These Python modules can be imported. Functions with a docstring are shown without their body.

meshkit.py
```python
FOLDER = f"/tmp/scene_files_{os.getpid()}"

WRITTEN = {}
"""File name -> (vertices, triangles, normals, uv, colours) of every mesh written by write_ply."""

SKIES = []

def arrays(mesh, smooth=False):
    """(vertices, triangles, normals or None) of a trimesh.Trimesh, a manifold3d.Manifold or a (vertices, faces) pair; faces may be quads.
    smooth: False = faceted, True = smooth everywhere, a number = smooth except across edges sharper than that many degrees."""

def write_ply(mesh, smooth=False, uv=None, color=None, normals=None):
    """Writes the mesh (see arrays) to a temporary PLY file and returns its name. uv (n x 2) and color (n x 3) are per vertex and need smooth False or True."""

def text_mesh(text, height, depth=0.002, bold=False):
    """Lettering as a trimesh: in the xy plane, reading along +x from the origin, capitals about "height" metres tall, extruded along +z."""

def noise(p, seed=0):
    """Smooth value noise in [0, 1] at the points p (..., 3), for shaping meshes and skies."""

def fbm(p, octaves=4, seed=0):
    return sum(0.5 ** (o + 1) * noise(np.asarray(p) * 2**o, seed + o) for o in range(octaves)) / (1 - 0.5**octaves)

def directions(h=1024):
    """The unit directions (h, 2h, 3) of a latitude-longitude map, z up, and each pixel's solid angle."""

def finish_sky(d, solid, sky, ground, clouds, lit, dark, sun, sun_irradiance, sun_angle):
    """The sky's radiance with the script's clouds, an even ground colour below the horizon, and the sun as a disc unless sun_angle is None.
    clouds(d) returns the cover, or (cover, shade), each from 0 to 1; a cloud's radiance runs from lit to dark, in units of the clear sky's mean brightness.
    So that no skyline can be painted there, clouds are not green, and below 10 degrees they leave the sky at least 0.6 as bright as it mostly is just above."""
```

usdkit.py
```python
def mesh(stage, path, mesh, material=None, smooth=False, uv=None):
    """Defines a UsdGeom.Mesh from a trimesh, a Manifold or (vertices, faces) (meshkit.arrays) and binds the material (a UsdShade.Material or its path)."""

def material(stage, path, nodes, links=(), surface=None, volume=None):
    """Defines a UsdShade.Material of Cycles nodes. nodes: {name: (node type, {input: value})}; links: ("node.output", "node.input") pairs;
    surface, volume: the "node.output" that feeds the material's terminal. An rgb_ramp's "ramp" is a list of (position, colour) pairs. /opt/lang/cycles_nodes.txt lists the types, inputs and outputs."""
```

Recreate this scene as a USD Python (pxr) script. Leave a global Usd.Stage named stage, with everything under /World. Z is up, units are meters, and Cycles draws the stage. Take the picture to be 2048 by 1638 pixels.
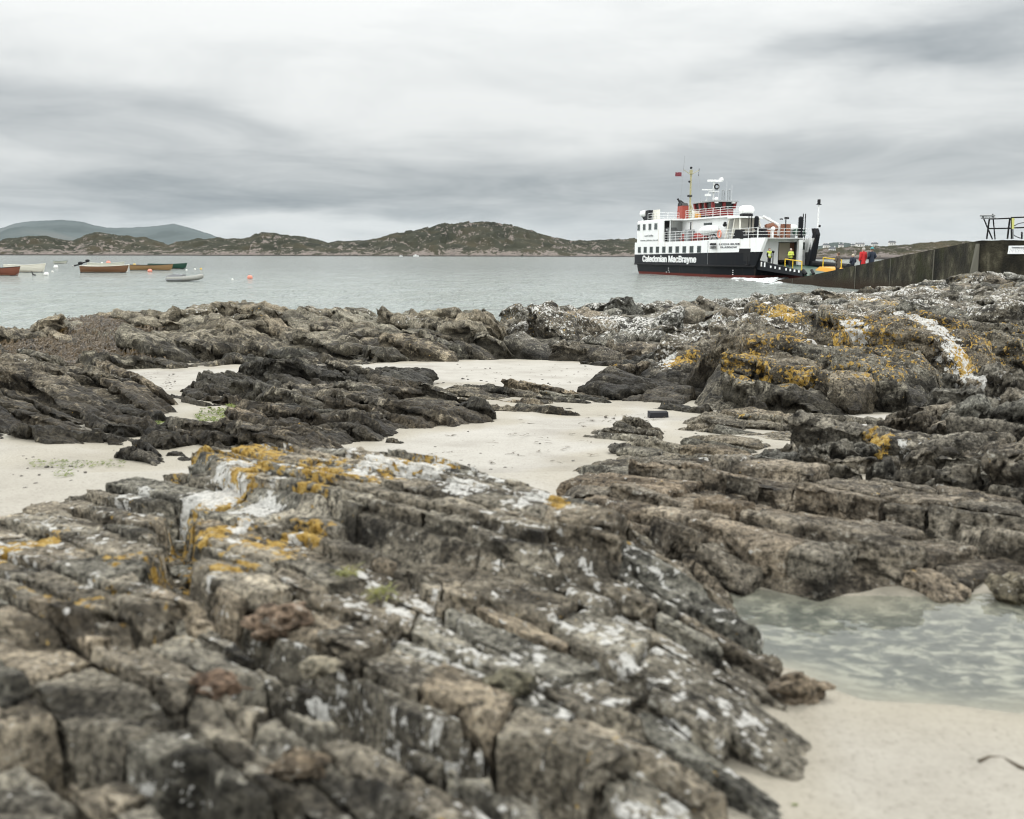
import math, random
import numpy as np
import trimesh, usdkit, meshkit
from scipy.interpolate import RBFInterpolator
from scipy.spatial import cKDTree
from scipy.ndimage import map_coordinates
import shapely
from shapely.geometry import Polygon, LineString, Point
from pxr import Usd, UsdGeom, UsdLux, UsdShade, Gf, Sdf, Vt

stage = Usd.Stage.CreateInMemory()
UsdGeom.SetStageUpAxis(stage, UsdGeom.Tokens.z)
UsdGeom.Xform.Define(stage, '/World')
UsdGeom.Scope.Define(stage, '/World/Looks')

# ------------------------------------------------------------------ camera
F_PX, EYE, HORIZON, ROLL = 1991.0, 2.3, 509.3, 0.0029      # in pixels of the 2048 x 1638 photograph
PITCH = math.atan((819 - HORIZON) / F_PX)
_fw = np.array([0, math.cos(PITCH), -math.sin(PITCH)])
_r0, _u0 = np.array([1.0, 0, 0]), np.array([0, math.sin(PITCH), math.cos(PITCH)])
_rt = math.cos(ROLL) * _r0 + math.sin(ROLL) * _u0
_up = -math.sin(ROLL) * _r0 + math.cos(ROLL) * _u0
CAM = np.array([0, 0, EYE])
cam = UsdGeom.Camera.Define(stage, '/World/camera')
cam.CreateHorizontalApertureAttr(36.0)
cam.CreateVerticalApertureAttr(36.0 * 819 / 1024)
cam.CreateFocalLengthAttr(36.0 * F_PX / 2048)
cam.CreateFStopAttr(2.6)
cam.CreateFocusDistanceAttr(16.0)
cam.CreateClippingRangeAttr(Gf.Vec2f(0.05, 60000.0))
cam.CreateExposureAttr(0.1)
_m = Gf.Matrix4d(1.0)
for i, a in enumerate((_rt, _up, -_fw)):
    _m.SetRow(i, Gf.Vec4d(*a, 0))
_m.SetRow(3, Gf.Vec4d(*CAM, 1))
UsdGeom.Xformable(cam).AddTransformOp().Set(_m)

# ------------------------------------------------------------------ sky and sun
SUN_AZ, SUN_EL = math.radians(28), math.radians(52)        # azimuth clockwise from +y
SKY = 0.1
sun = UsdLux.DistantLight.Define(stage, '/World/sun')
sun.CreateIntensityAttr(0.4)
sun.CreateAngleAttr(14.0)
sun.CreateColorAttr(Gf.Vec3f(1.0, 0.965, 0.91))
sun.GetPrim().CreateAttribute('inputs:normalize', Sdf.ValueTypeNames.Bool).Set(True)
_d = np.array([math.sin(SUN_AZ) * math.cos(SUN_EL), math.cos(SUN_AZ) * math.cos(SUN_EL), math.sin(SUN_EL)])
_x = np.cross([0, 0, 1.0], _d); _x /= np.linalg.norm(_x); _y = np.cross(_d, _x)
_m = Gf.Matrix4d(1.0)
for i, a in enumerate((_x, _y, _d)):
    _m.SetRow(i, Gf.Vec4d(*a, 0))
UsdGeom.Xformable(sun).AddTransformOp().Set(_m)

def sky_material():
    N = {'geo': ('texture_coordinate', {}), 'sep': ('separate_xyz', {}),
         'sky': ('sky_texture', {'sky_type': 'single_scattering', 'sun_disc': False, 'sun_elevation': SUN_EL, 'sun_rotation': SUN_AZ}),
         'bg': ('background_shader', {'strength': SKY})}
    L = [('geo.generated', 'sep.vector')]
    cnt = [0]
    def mth(op, a, b=None, c=None):
        cnt[0] += 1; n = 'm%d' % cnt[0]
        d = {'math_type': op}
        for k, q in zip(('value1', 'value2', 'value3'), (a, b, c)):
            if isinstance(q, str): L.append((q, n + '.' + k))
            elif q is not None: d[k] = q
        N[n] = ('math', d)
        return n + '.value'
    def noise(vec, scale, detail, rough=0.5, dist=0.0):
        cnt[0] += 1; n = 'n%d' % cnt[0]
        N[n] = ('noise_texture', {'scale': scale, 'detail': detail, 'roughness': rough, 'distortion': dist})
        L.append((vec, n + '.vector'))
        return n + '.fac'
    def comb(x, y, z):
        cnt[0] += 1; n = 'c%d' % cnt[0]
        d = {}
        for k, q in zip('xyz', (x, y, z)):
            if isinstance(q, str): L.append((q, n + '.' + k))
            else: d[k] = q
        N[n] = ('combine_xyz', d)
        return n + '.vector'
    zc = mth('maximum', 'sep.z', 0.0)
    hor = mth('sqrt', mth('add', mth('multiply', 'sep.x', 'sep.x'), mth('multiply', 'sep.y', 'sep.y')))
    el = mth('arctan2', zc, hor)
    az = mth('arctan2', 'sep.x', 'sep.y')
    # layered cloud in the perspective of a deck overhead
    k = mth('divide', 1.0, mth('add', zc, 0.10))
    px, py = mth('multiply', 'sep.x', k), mth('multiply', 'sep.y', k)
    big = noise(comb(px, mth('multiply', py, 0.55), 0.0), 0.42, 5, 0.5, 0.6)
    streak = noise(comb(mth('multiply', az, 2.2), mth('multiply', el, 22.0), 3.7), 1.0, 6, 0.55, 0.5)
    fine = noise(comb(px, mth('multiply', py, 0.9), 7.0), 1.3, 8, 0.58, 0.6)
    # warped bearings for the larger banks
    w1 = mth('multiply', mth('subtract', noise(comb(mth('multiply', az, 5.0), mth('multiply', el, 16.0), 1.0), 1.0, 5), 0.5), 0.30)
    w2 = mth('multiply', mth('subtract', noise(comb(mth('multiply', az, 5.0), mth('multiply', el, 18.0), 9.0), 1.0, 5), 0.5), 0.09)
    aw, ew = mth('add', az, w1), mth('add', el, w2)
    def bank(a0, e0, sa, se, amp, slope=0.0):
        da = mth('divide', mth('subtract', aw, a0), sa)
        e1 = mth('subtract', mth('subtract', ew, e0), mth('multiply', mth('subtract', aw, a0), slope)) if slope else mth('subtract', ew, e0)
        de = mth('divide', e1, se)
        q = mth('add', mth('multiply', da, da), mth('multiply', de, de))
        return mth('multiply', mth('exponent', mth('multiply', q, -1.0)), amp)
    dark = mth('multiply', mth('subtract', big, 0.42), 0.7)
    dark = mth('add', dark, mth('multiply', mth('subtract', streak, 0.5), 0.30))
    dark = mth('add', dark, mth('multiply', mth('subtract', fine, 0.5), 0.80))
    for b in ((-0.30, 0.050, 0.17, 0.020, 0.58, -0.03), (-0.44, 0.125, 0.30, 0.032, 0.34, -0.10), (-0.20, 0.085, 0.30, 0.03, 0.20, -0.08),
              (0.36, 0.085, 0.34, 0.036, 0.44, 0.0), (0.06, 0.055, 0.25, 0.022, 0.30, 0.0), (0.44, 0.195, 0.20, 0.030, 0.42, 0.12), (0.32, 0.172, 0.22, 0.026, 0.36, 0.06), (-0.8, 0.06, 0.35, 0.03, 0.35), (0.95, 0.1, 0.4, 0.05, 0.3),
              (-0.20, 0.022, 0.16, 0.010, -0.30, 0.0), (0.12, 0.140, 0.20, 0.024, -0.34, 0.05), (-0.25, 0.225, 0.35, 0.035, -0.25, 0.0)):
        dark = mth('add', dark, bank(*b))
    cnt[0] += 1
    N['dr'] = ('rgb_ramp', {'ramp': [(0.0, CLOUD[0]), (0.22, CLOUD[1]), (0.5, CLOUD[2]), (0.8, CLOUD[3]), (1.0, CLOUD[4])]})
    L.append((mth('add', dark, 0.10), 'dr.fac'))
    # an overcast sky brightens towards the zenith
    N['sc'] = ('vector_math', {'math_type': 'scale'})
    L.append(('dr.color', 'sc.vector1'))
    L.append((mth('divide', mth('add', 1.0, mth('multiply', mth('power', zc, 1.5), ZENITH)), SKY), 'sc.scale'))
    N['cover'] = ('mix_color', {'blend_type': 'mix', 'fac': 0.975, 'use_clamp': False})
    L.extend([('sky.color', 'cover.a'), ('sc.vector', 'cover.b'), ('cover.result', 'bg.color')])
    return usdkit.material(stage, '/World/Looks/overcast_sky', N, L, surface='bg.background')

CLOUD = [(0.70, 0.71, 0.70), (0.62, 0.635, 0.63), (0.47, 0.49, 0.495), (0.31, 0.335, 0.35), (0.22, 0.245, 0.265)]
ZENITH = 2.9
dome = UsdLux.DomeLight.Define(stage, '/World/sky')
dome.CreateIntensityAttr(1.0)
UsdShade.MaterialBindingAPI.Apply(dome.GetPrim()).Bind(sky_material())
dome.GetPrim().SetCustomDataByKey('kind', 'structure')

# ------------------------------------------------------------------ helpers
def ray(px, py):
    return _fw + (px - 1024) / F_PX * _rt + (819 - py) / F_PX * _up
def at_z(px, py, z=0.0):
    """the point of the level z seen at a pixel of the photograph"""
    d = ray(px, py); return CAM + d * (z - EYE) / d[2]
def at_y(px, py, y):
    d = ray(px, py); return CAM + d * y / d[1]

_names = {}
def numbered(parent, name):
    k = (parent, name); n = _names.get(k, 0); _names[k] = n + 1
    return parent + '/' + (name if n == 0 else '%s_%03d' % (name, n))
def key(prim, label=None, category=None, group=None, kind=None):
    for k, v in (('label', label), ('category', category), ('group', group), ('kind', kind)):
        if v: prim.SetCustomDataByKey(k, v)
    return prim
def thing(name, label, category, loc=(0, 0, 0), rz=0.0, group=None, kind=None, scale=None, parent='/World'):
    x = UsdGeom.Xform.Define(stage, numbered(parent, name))
    x.AddTranslateOp().Set(Gf.Vec3d(*map(float, loc)))
    if rz: x.AddRotateZOp().Set(math.degrees(rz))
    if scale: x.AddScaleOp().Set(Gf.Vec3f(*map(float, scale)))
    return key(x.GetPrim(), label, category, group, kind)
MAT = {}
def put(name, mesh, mat, parent=None, smooth=30, label=None, category=None, group=None, kind=None):
    """one Mesh prim under parent (a prim) or directly under /World"""
    base = '/World' if parent is None else str(parent.GetPath())
    if isinstance(mesh, list):
        mesh = trimesh.util.concatenate(mesh)
    m = usdkit.mesh(stage, numbered(base, name), mesh, MAT[mat], smooth=smooth)
    return key(m.GetPrim(), label, category, group, kind)
def raw(path, v, f, mat, normals=None, color=None):
    m = UsdGeom.Mesh.Define(stage, path)
    m.CreatePointsAttr(Vt.Vec3fArray.FromNumpy(np.ascontiguousarray(v, np.float32)))
    m.CreateFaceVertexCountsAttr(Vt.IntArray.FromNumpy(np.full(len(f), f.shape[1], np.int32)))
    m.CreateFaceVertexIndicesAttr(Vt.IntArray.FromNumpy(np.ascontiguousarray(f, np.int32).ravel()))
    m.CreateSubdivisionSchemeAttr('none')
    if normals is not None:
        m.CreateNormalsAttr(Vt.Vec3fArray.FromNumpy(np.ascontiguousarray(normals, np.float32))); m.SetNormalsInterpolation('vertex')
    for n, c in (color or {}).items():
        UsdGeom.PrimvarsAPI(m).CreatePrimvar(n, Sdf.ValueTypeNames.Color3fArray, 'vertex').Set(Vt.Vec3fArray.FromNumpy(np.ascontiguousarray(c, np.float32)))
    UsdShade.MaterialBindingAPI.Apply(m.GetPrim()).Bind(MAT[mat])
    return m.GetPrim()
def vertex_normals(v, f):
    t = np.cross(v[f[:, 1]] - v[f[:, 0]], v[f[:, 2]] - v[f[:, 0]])
    n = np.zeros_like(v)
    for k in range(3):
        i = f[:, k]
        for c in range(3):
            n[:, c] += np.bincount(i, t[:, c], len(v))
    l = np.linalg.norm(n, axis=1, keepdims=True)
    return np.where(l > 0, n / np.maximum(l, 1e-20), [0, 0, 1.0])
def smoothstep(a, b, x):
    t = np.clip((x - a) / (b - a), 0, 1); return t * t * (3 - 2 * t)
_table = np.random.default_rng(4242).random(64 ** 3).astype(np.float32)
def noise(p, seed=0):
    """smooth value noise in 0..1 (a table that repeats after 64 units)"""
    p = np.asarray(p, np.float32) + np.float32((seed * 7.31) % 61)
    i = np.floor(p).astype(np.int32); t = p - i; t = t * t * (3 - 2 * t)
    i &= 63; j = (i + 1) & 63
    x0, x1 = i[:, 0] * 4096, j[:, 0] * 4096; y0, y1 = i[:, 1] * 64, j[:, 1] * 64; z0, z1 = i[:, 2], j[:, 2]
    tx, ty, tz = t[:, 0], t[:, 1], t[:, 2]
    g = lambda a: _table[a]
    a = g(x0 + y0 + z0); a += (g(x1 + y0 + z0) - a) * tx
    b = g(x0 + y1 + z0); b += (g(x1 + y1 + z0) - b) * tx
    c = g(x0 + y0 + z1); c += (g(x1 + y0 + z1) - c) * tx
    d = g(x0 + y1 + z1); d += (g(x1 + y1 + z1) - d) * tx
    a += (b - a) * ty; c += (d - c) * ty
    return a + (c - a) * tz
def fbm(p, octaves=4, seed=0):
    p = np.asarray(p, np.float32)
    return sum(0.5 ** (o + 1) * noise(p * 2 ** o, seed + 3 * o) for o in range(octaves)) / (1 - 0.5 ** octaves)
class Raster:
    """a function of (x, y) sampled once on a grid"""
    def __init__(self, fn, x0, y0, x1, y1, step):
        nx, ny = int((x1 - x0) / step) + 2, int((y1 - y0) / step) + 2
        self.o, self.step = (x0, y0), step
        gx, gy = np.meshgrid(x0 + np.arange(nx) * step, y0 + np.arange(ny) * step, indexing='ij')
        self.a = fn(np.c_[gx.ravel(), gy.ravel()]).reshape(nx, ny)
    def __call__(self, xy):
        return map_coordinates(self.a, [(xy[:, 0] - self.o[0]) / self.step, (xy[:, 1] - self.o[1]) / self.step], order=1, mode='nearest')
def facets(p, step, seed, offset, slope):
    """broken rock: every point takes the plane of its nearest grain; returns the push and the closeness to a joint between two grains"""
    lo, hi = p.min(0) - step, p.max(0) + step
    n = np.ceil((hi - lo) / step).astype(int)
    rng = np.random.default_rng(seed)
    g = np.stack(np.meshgrid(*[np.arange(k) for k in n], indexing='ij'), -1).reshape(-1, 3)
    c = lo + (g + rng.random(g.shape)) * step
    off = rng.normal(size=len(c)) * offset; gr = rng.normal(size=(len(c), 3)) * slope
    d, i = cKDTree(c).query(p, 2, workers=-1)
    i0 = i[:, 0]
    return off[i0] + ((p - c[i0]) * gr[i0]).sum(1), (d[:, 1] - d[:, 0]) / step
def plain(name, color, rough=0.6, metallic=0.0, spec=0.35, vary=0.0, scale=3.0, dirt=None, bump=0.0, bscale=60.0, coat=0.0, runs=None):
    """a painted or plain surface: a base colour broken up by noise, with fine relief"""
    N = {'p': ('principled_bsdf', {'roughness': rough, 'metallic': metallic, 'specular_ior_level': spec, 'coat_weight': coat})}
    L = []
    c = np.array(color, float)
    d = np.array(dirt if dirt is not None else c * 0.6, float)
    N['tc'] = ('geometry', {}); N['n'] = ('noise_texture', {'scale': scale, 'detail': 6, 'roughness': 0.6})
    N['r'] = ('rgb_ramp', {'ramp': [(0.0, tuple(c * (1 - vary) + d * vary)), (0.45, tuple(c)), (0.62, tuple(c)), (1.0, tuple(c * (1 - vary * 0.6) + d * vary * 0.6))]})
    L += [('tc.position', 'n.vector'), ('n.fac', 'r.fac')]
    if runs is not None:      # rust and grime that has run down the plating
        N['rm'] = ('mapping', {'scale': (1.0, 1.0, 0.12)}); N['rn'] = ('noise_texture', {'scale': 2.6, 'detail': 6, 'roughness': 0.6}); N['rq'] = ('map_range', {'range_type': 'smoothstep', 'from_min': 0.56, 'from_max': 0.74, 'to_min': 0.0, 'to_max': 0.7, 'clamp': True}); N['rx'] = ('mix_color', {'blend_type': 'mix', 'b': tuple(runs)})
        L += [('tc.position', 'rm.vector'), ('rm.vector', 'rn.vector'), ('rn.fac', 'rq.value'), ('rq.result', 'rx.fac'), ('r.color', 'rx.a'), ('rx.result', 'p.base_color')]
    else: L += [('r.color', 'p.base_color')]
    if bump:
        N['bn'] = ('noise_texture', {'scale': bscale, 'detail': 4}); N['b'] = ('bump', {'strength': 1.0, 'distance': bump})
        L += [('tc.position', 'bn.vector'), ('bn.fac', 'b.height'), ('b.normal', 'p.normal')]
    MAT[name] = usdkit.material(stage, '/World/Looks/' + name, N, L, surface='p.BSDF')

# the strata run one way everywhere on this shore
STRIKE = math.radians(-42)
SU = np.array([math.cos(STRIKE), math.sin(STRIKE)]); SV = np.array([-math.sin(STRIKE), math.cos(STRIKE)])
def uv(xy): return np.stack([xy[..., 0] * SU[0] + xy[..., 1] * SU[1], xy[..., 0] * SV[0] + xy[..., 1] * SV[1]], -1)
def xy_of(u, v): return np.stack([u * SU[0] + v * SV[0], u * SU[1] + v * SV[1]], -1)

# ------------------------------------------------------------------ beach
POOL_Z = 0.985
pool_px = [(1330, 1150), (1400, 1300), (1500, 1340), (1570, 1350), (1640, 1390), (1720, 1420), (1820, 1425), (1920, 1430), (2060, 1445), (2180, 1430), (2290, 1385), (2340, 1310), (2310, 1230), (2200, 1170), (2060, 1170), (1830, 1180), (1660, 1180)]
POOL = Polygon([tuple(at_z(x, y, POOL_Z)[:2]) for x, y in pool_px])
def sand_base(Y):
    return np.interp(Y, [-5, 0, 3.5, 6, 7.75, 10.3, 14.4, 17, 22, 26, 40, 80, 200], [1.0, 1.0, 1.0, .95, .85, .70, .50, .40, .15, -.1, -.9, -2.2, -4])
def dist_in(poly, xy):
    """signed distance, positive inside"""
    p = shapely.points(xy[:, 0], xy[:, 1])
    shapely.prepare(poly)
    ins = shapely.contains(poly, p)
    d = shapely.distance(poly.exterior, p)
    return np.where(ins, d, -d)
def sand_exact(xy):
    xy = np.asarray(xy, float)
    z = sand_base(xy[:, 1])
    # to the right the ground climbs to the slipway
    z = z + smoothstep(8, 22, xy[:, 0]) * smoothstep(14, 34, xy[:, 1]) * (1 - smoothstep(44, 60, xy[:, 1])) * 1.5
    z = z + (fbm(np.c_[xy * 0.35, xy[:, :1] * 0], 2, 5) - 0.5) * 0.10 * (1 - smoothstep(20, 26, xy[:, 1]))
    near = xy[:, 1] < 6
    if near.any():
        q = xy[near]
        d = dist_in(POOL, q)
        z[near] = np.where(True, 1.0 + (z[near] - 1.0) * 0.25, 0) - smoothstep(-0.12, 0.35, d) * 0.06
    return z
_near_sand = Raster(sand_exact, -6, 0.3, 7, 6.4, 0.02)
def sand(xy):
    xy = np.asarray(xy, float)
    z = np.empty(len(xy)); a = (xy[:, 1] < 6.2) & (abs(xy[:, 0]) < 5.9)
    if a.any(): z[a] = _near_sand(xy[a])
    if (~a).any(): z[~a] = sand_exact(xy[~a])
    return z
def on_sand(px, py):
    d = ray(px, py); lo, hi = 0.5, 60.0
    ts = np.linspace(1.0, 45, 1500)
    P = CAM + d * (ts / d[1])[:, None]
    below = P[:, 2] < sand(P[:, :2])
    i = int(np.argmax(below)) if below.any() else len(ts) - 1
    return P[i]

def fan_grid(y0, y1, ny, x_left, x_right, nx, power=1.0):
    """a sheet of ground whose rows widen with distance"""
    ys = y0 * (y1 / y0) ** np.linspace(0, 1, ny)
    s = np.linspace(0, 1, nx)
    X = (x_left(ys)[:, None] * (1 - s) + x_right(ys)[:, None] * s)
    Y = np.repeat(ys[:, None], nx, 1)
    i = np.arange(ny - 1)[:, None] * nx + np.arange(nx - 1)[None]
    f = np.stack([i, i + 1, i + nx + 1, i + nx], -1).reshape(-1, 4)
    return np.c_[X.ravel(), Y.ravel()], f

def rock_look(name):
    N = {'g': ('geometry', {}), 'rot': ('mapping', {'rotation': (0, 0, -STRIKE), 'scale': (0.5, 1.0, 1.3)}),
         'mask': ('attribute', {'attribute': 'mask'}), 'tone': ('attribute', {'attribute': 'tone'}), 'sm': ('separate_color', {}),
         'n1': ('noise_texture', {'scale': 5.0, 'detail': 9, 'roughness': 0.62}),
         'n2': ('noise_texture', {'scale': 42.0, 'detail': 6, 'roughness': 0.7}),
         'n3': ('noise_texture', {'scale': 7.0, 'detail': 8, 'roughness': 0.62, 'distortion': 0.4}),
         'n4': ('noise_texture', {'scale': 19.0, 'detail': 8, 'roughness': 0.65, 'distortion': 0.3}),
         'n5': ('noise_texture', {'scale': 120.0, 'detail': 3, 'roughness': 0.7}),
         'n6': ('noise_texture', {'scale': 16.0, 'detail': 8, 'roughness': 0.7}),
         'r1': ('rgb_ramp', {'ramp': [(0.28, (0.028, 0.026, 0.022)), (0.42, (0.085, 0.078, 0.066)), (0.54, (0.17, 0.157, 0.132)), (0.68, (0.28, 0.26, 0.222))]}),
         'mul': ('mix_color', {'blend_type': 'multiply', 'fac': 1.0}),
         'r2': ('rgb_ramp', {'ramp': [(0.38, (0.26, 0.26, 0.25)), (0.49, (0.95, 0.95, 0.95)), (0.62, (1.7, 1.68, 1.62))]}),
         'mul2': ('mix_color', {'blend_type': 'multiply', 'fac': 1.0, 'use_clamp': False}),
         'p': ('principled_bsdf', {'specular_ior_level': 0.16})}
    L = [('g.position', 'rot.vector'), ('rot.vector', 'n1.vector'), ('g.position', 'n2.vector'), ('g.position', 'n3.vector'), ('g.position', 'n4.vector'), ('g.position', 'n5.vector'), ('rot.vector', 'n6.vector'),
         ('mask.color', 'sm.color'), ('n1.fac', 'r1.fac'), ('r1.color', 'mul.a'), ('tone.color', 'mul.b'), ('n2.fac', 'r2.fac'), ('mul.result', 'mul2.a'), ('r2.color', 'mul2.b')]
    def m(n, op, a, b, c=None, clamp=False):
        d = {'math_type': op, 'use_clamp': clamp}
        for k, q in (('value1', a), ('value2', b), ('value3', c)):
            if isinstance(q, str): L.append((q, n + '.' + k))
            elif q is not None: d[k] = q
        N[n] = ('math', d); return n + '.value'
    def mr(n, x, a, b):
        N[n] = ('map_range', {'range_type': 'smoothstep', 'from_min': a, 'from_max': b, 'to_min': 0.0, 'to_max': 1.0, 'clamp': True}); L.append((x, n + '.value')); return n + '.result'
    # pale speckle of barnacles and small lichens
    s = mr('spk', m('sa', 'add', 'n2.fac', m('sb', 'multiply', m('sc', 'subtract', 'n6.fac', 0.5), 0.7)), 0.60, 0.68)
    N['m3'] = ('mix_color', {'blend_type': 'mix', 'b': (0.34, 0.33, 0.29)})
    L.extend([('mul2.result', 'm3.a'), (m('se', 'multiply', s, 0.75), 'm3.fac')])
    # black lichen and damp of the tide mark, plus painted crevice shade (mask blue)
    dk = mr('dkr', m('d1', 'add', 'sm.b', m('d2', 'multiply', m('d3', 'subtract', 'n3.fac', 0.5), 1.9)), 0.40, 0.62)
    N['m4'] = ('mix_color', {'blend_type': 'multiply', 'b': (0.15, 0.145, 0.135)})
    L.extend([('m3.result', 'm4.a'), (m('d5', 'multiply', dk, 0.86), 'm4.fac')])
    # orange then white lichen
    og = mr('ogr', m('o1', 'add', 'sm.g', m('o2', 'multiply', m('o3', 'subtract', 'n4.fac', 0.5), 2.3)), 0.46, 0.54)
    N['oc'] = ('rgb_ramp', {'ramp': [(0.36, (0.20, 0.115, 0.02)), (0.5, (0.42, 0.26, 0.05)), (0.62, (0.52, 0.38, 0.13))]}); L.append(('n2.fac', 'oc.fac'))
    N['m5'] = ('mix_color', {'blend_type': 'mix'})
    L.extend([('m4.result', 'm5.a'), ('oc.color', 'm5.b'), (m('o5', 'multiply', og, 0.88), 'm5.fac')])
    wt = mr('wtr', m('w1', 'add', 'sm.r', m('w2', 'multiply', m('w3', 'subtract', 0.5, m('w6', 'add', m('w7', 'multiply', 'n4.fac', 0.65), m('w8', 'multiply', 'n3.fac', 0.35))), 2.6)), 0.47, 0.54)
    N['wc'] = ('rgb_ramp', {'ramp': [(0.36, (0.36, 0.35, 0.32)), (0.5, (0.60, 0.59, 0.555)), (0.64, (0.72, 0.71, 0.675))]}); L.append(('n2.fac', 'wc.fac'))
    N['m6'] = ('mix_color', {'blend_type': 'mix'})
    L.extend([('m5.result', 'm6.a'), ('wc.color', 'm6.b'), (m('w5', 'multiply', wt, 0.92), 'm6.fac'), ('m6.result', 'p.base_color')])
    N['rr'] = ('map_range', {'from_min': 0, 'from_max': 1, 'to_min': 0.78, 'to_max': 0.5}); L.extend([(dk, 'rr.value'), ('rr.result', 'p.roughness')])
    # relief: laminae along the strike, pits and grain
    h = m('h3', 'add', m('h0', 'add', m('h1', 'multiply', 'n6.fac', 0.55), m('h9', 'multiply', 'n1.fac', 0.5)), m('h2', 'multiply', 'n2.fac', 0.36))
    h = m('h5', 'add', h, m('h4', 'multiply', 'n5.fac', 0.14))
    N['b'] = ('bump', {'strength': 1.0, 'distance': 0.055}); L.extend([(h, 'b.height'), ('b.normal', 'p.normal')])
    MAT[name] = usdkit.material(stage, '/World/Looks/' + name, N, L, surface='p.BSDF')
rock_look('shore_rock')

def sand_look():
    N = {'g': ('geometry', {}), 'mask': ('attribute', {'attribute': 'mask'}), 'sm': ('separate_color', {}),
         'n1': ('noise_texture', {'scale': 1.2, 'detail': 6, 'roughness': 0.6}), 'n2': ('noise_texture', {'scale': 60.0, 'detail': 4, 'roughness': 0.7}),
         'n3': ('noise_texture', {'scale': 9.0, 'detail': 10, 'roughness': 0.68, 'distortion': 0.5}),
         'r1': ('rgb_ramp', {'ramp': [(0.3, (0.29, 0.272, 0.240)), (0.5, (0.365, 0.347, 0.310)), (0.7, (0.405, 0.387, 0.352))]}),
         'r2': ('rgb_ramp', {'ramp': [(0.28, (0.55, 0.53, 0.5)), (0.42, (0.96, 0.96, 0.96)), (0.7, (1.08, 1.08, 1.08))]}),
         'mul': ('mix_color', {'blend_type': 'multiply', 'fac': 1.0, 'use_clamp': False}),
         'mp': ('mapping', {'rotation': (0, 0, -STRIKE), 'scale': (1.3, 2.0, 1.0)}),
         'bed': ('rgb_ramp', {'ramp': [(0.36, (0.075, 0.078, 0.068)), (0.50, (0.135, 0.136, 0.117)), (0.55, (0.27, 0.258, 0.21)), (0.66, (0.42, 0.40, 0.335))]}),
         'mb': ('mix_color', {'blend_type': 'mix'}), 'wet': ('mix_color', {'blend_type': 'multiply', 'b': (0.74, 0.69, 0.57)}),
         'p': ('principled_bsdf', {'specular_ior_level': 0.25}), 'rr': ('map_range', {'from_min': 0, 'from_max': 1, 'to_min': 0.85, 'to_max': 0.35}),
         'hb': ('math', {'math_type': 'multiply', 'value2': 0.22}), 'ha': ('math', {'math_type': 'multiply_add', 'value2': 0.12}), 'b': ('bump', {'strength': 1.0, 'distance': 0.05})}
    L = [('g.position', 'n1.vector'), ('g.position', 'n2.vector'), ('g.position', 'mp.vector'), ('mp.vector', 'n3.vector'), ('mask.color', 'sm.color'), ('n1.fac', 'r1.fac'), ('n2.fac', 'r2.fac'),
         ('r1.color', 'mul.a'), ('r2.color', 'mul.b'), ('n3.fac', 'bed.fac'), ('mul.result', 'wet.a'), ('sm.g', 'wet.fac'), ('wet.result', 'mb.a'), ('bed.color', 'mb.b'), ('sm.r', 'mb.fac'), ('mb.result', 'p.base_color'),
         ('sm.g', 'rr.value'), ('rr.result', 'p.roughness'), ('n2.fac', 'ha.value1'), ('n3.fac', 'hb.value1'), ('hb.value', 'ha.value3'), ('ha.value', 'b.height'), ('b.normal', 'p.normal')]
    MAT['beach_sand'] = usdkit.material(stage, '/World/Looks/beach_sand', N, L, surface='p.BSDF')
sand_look()
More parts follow.
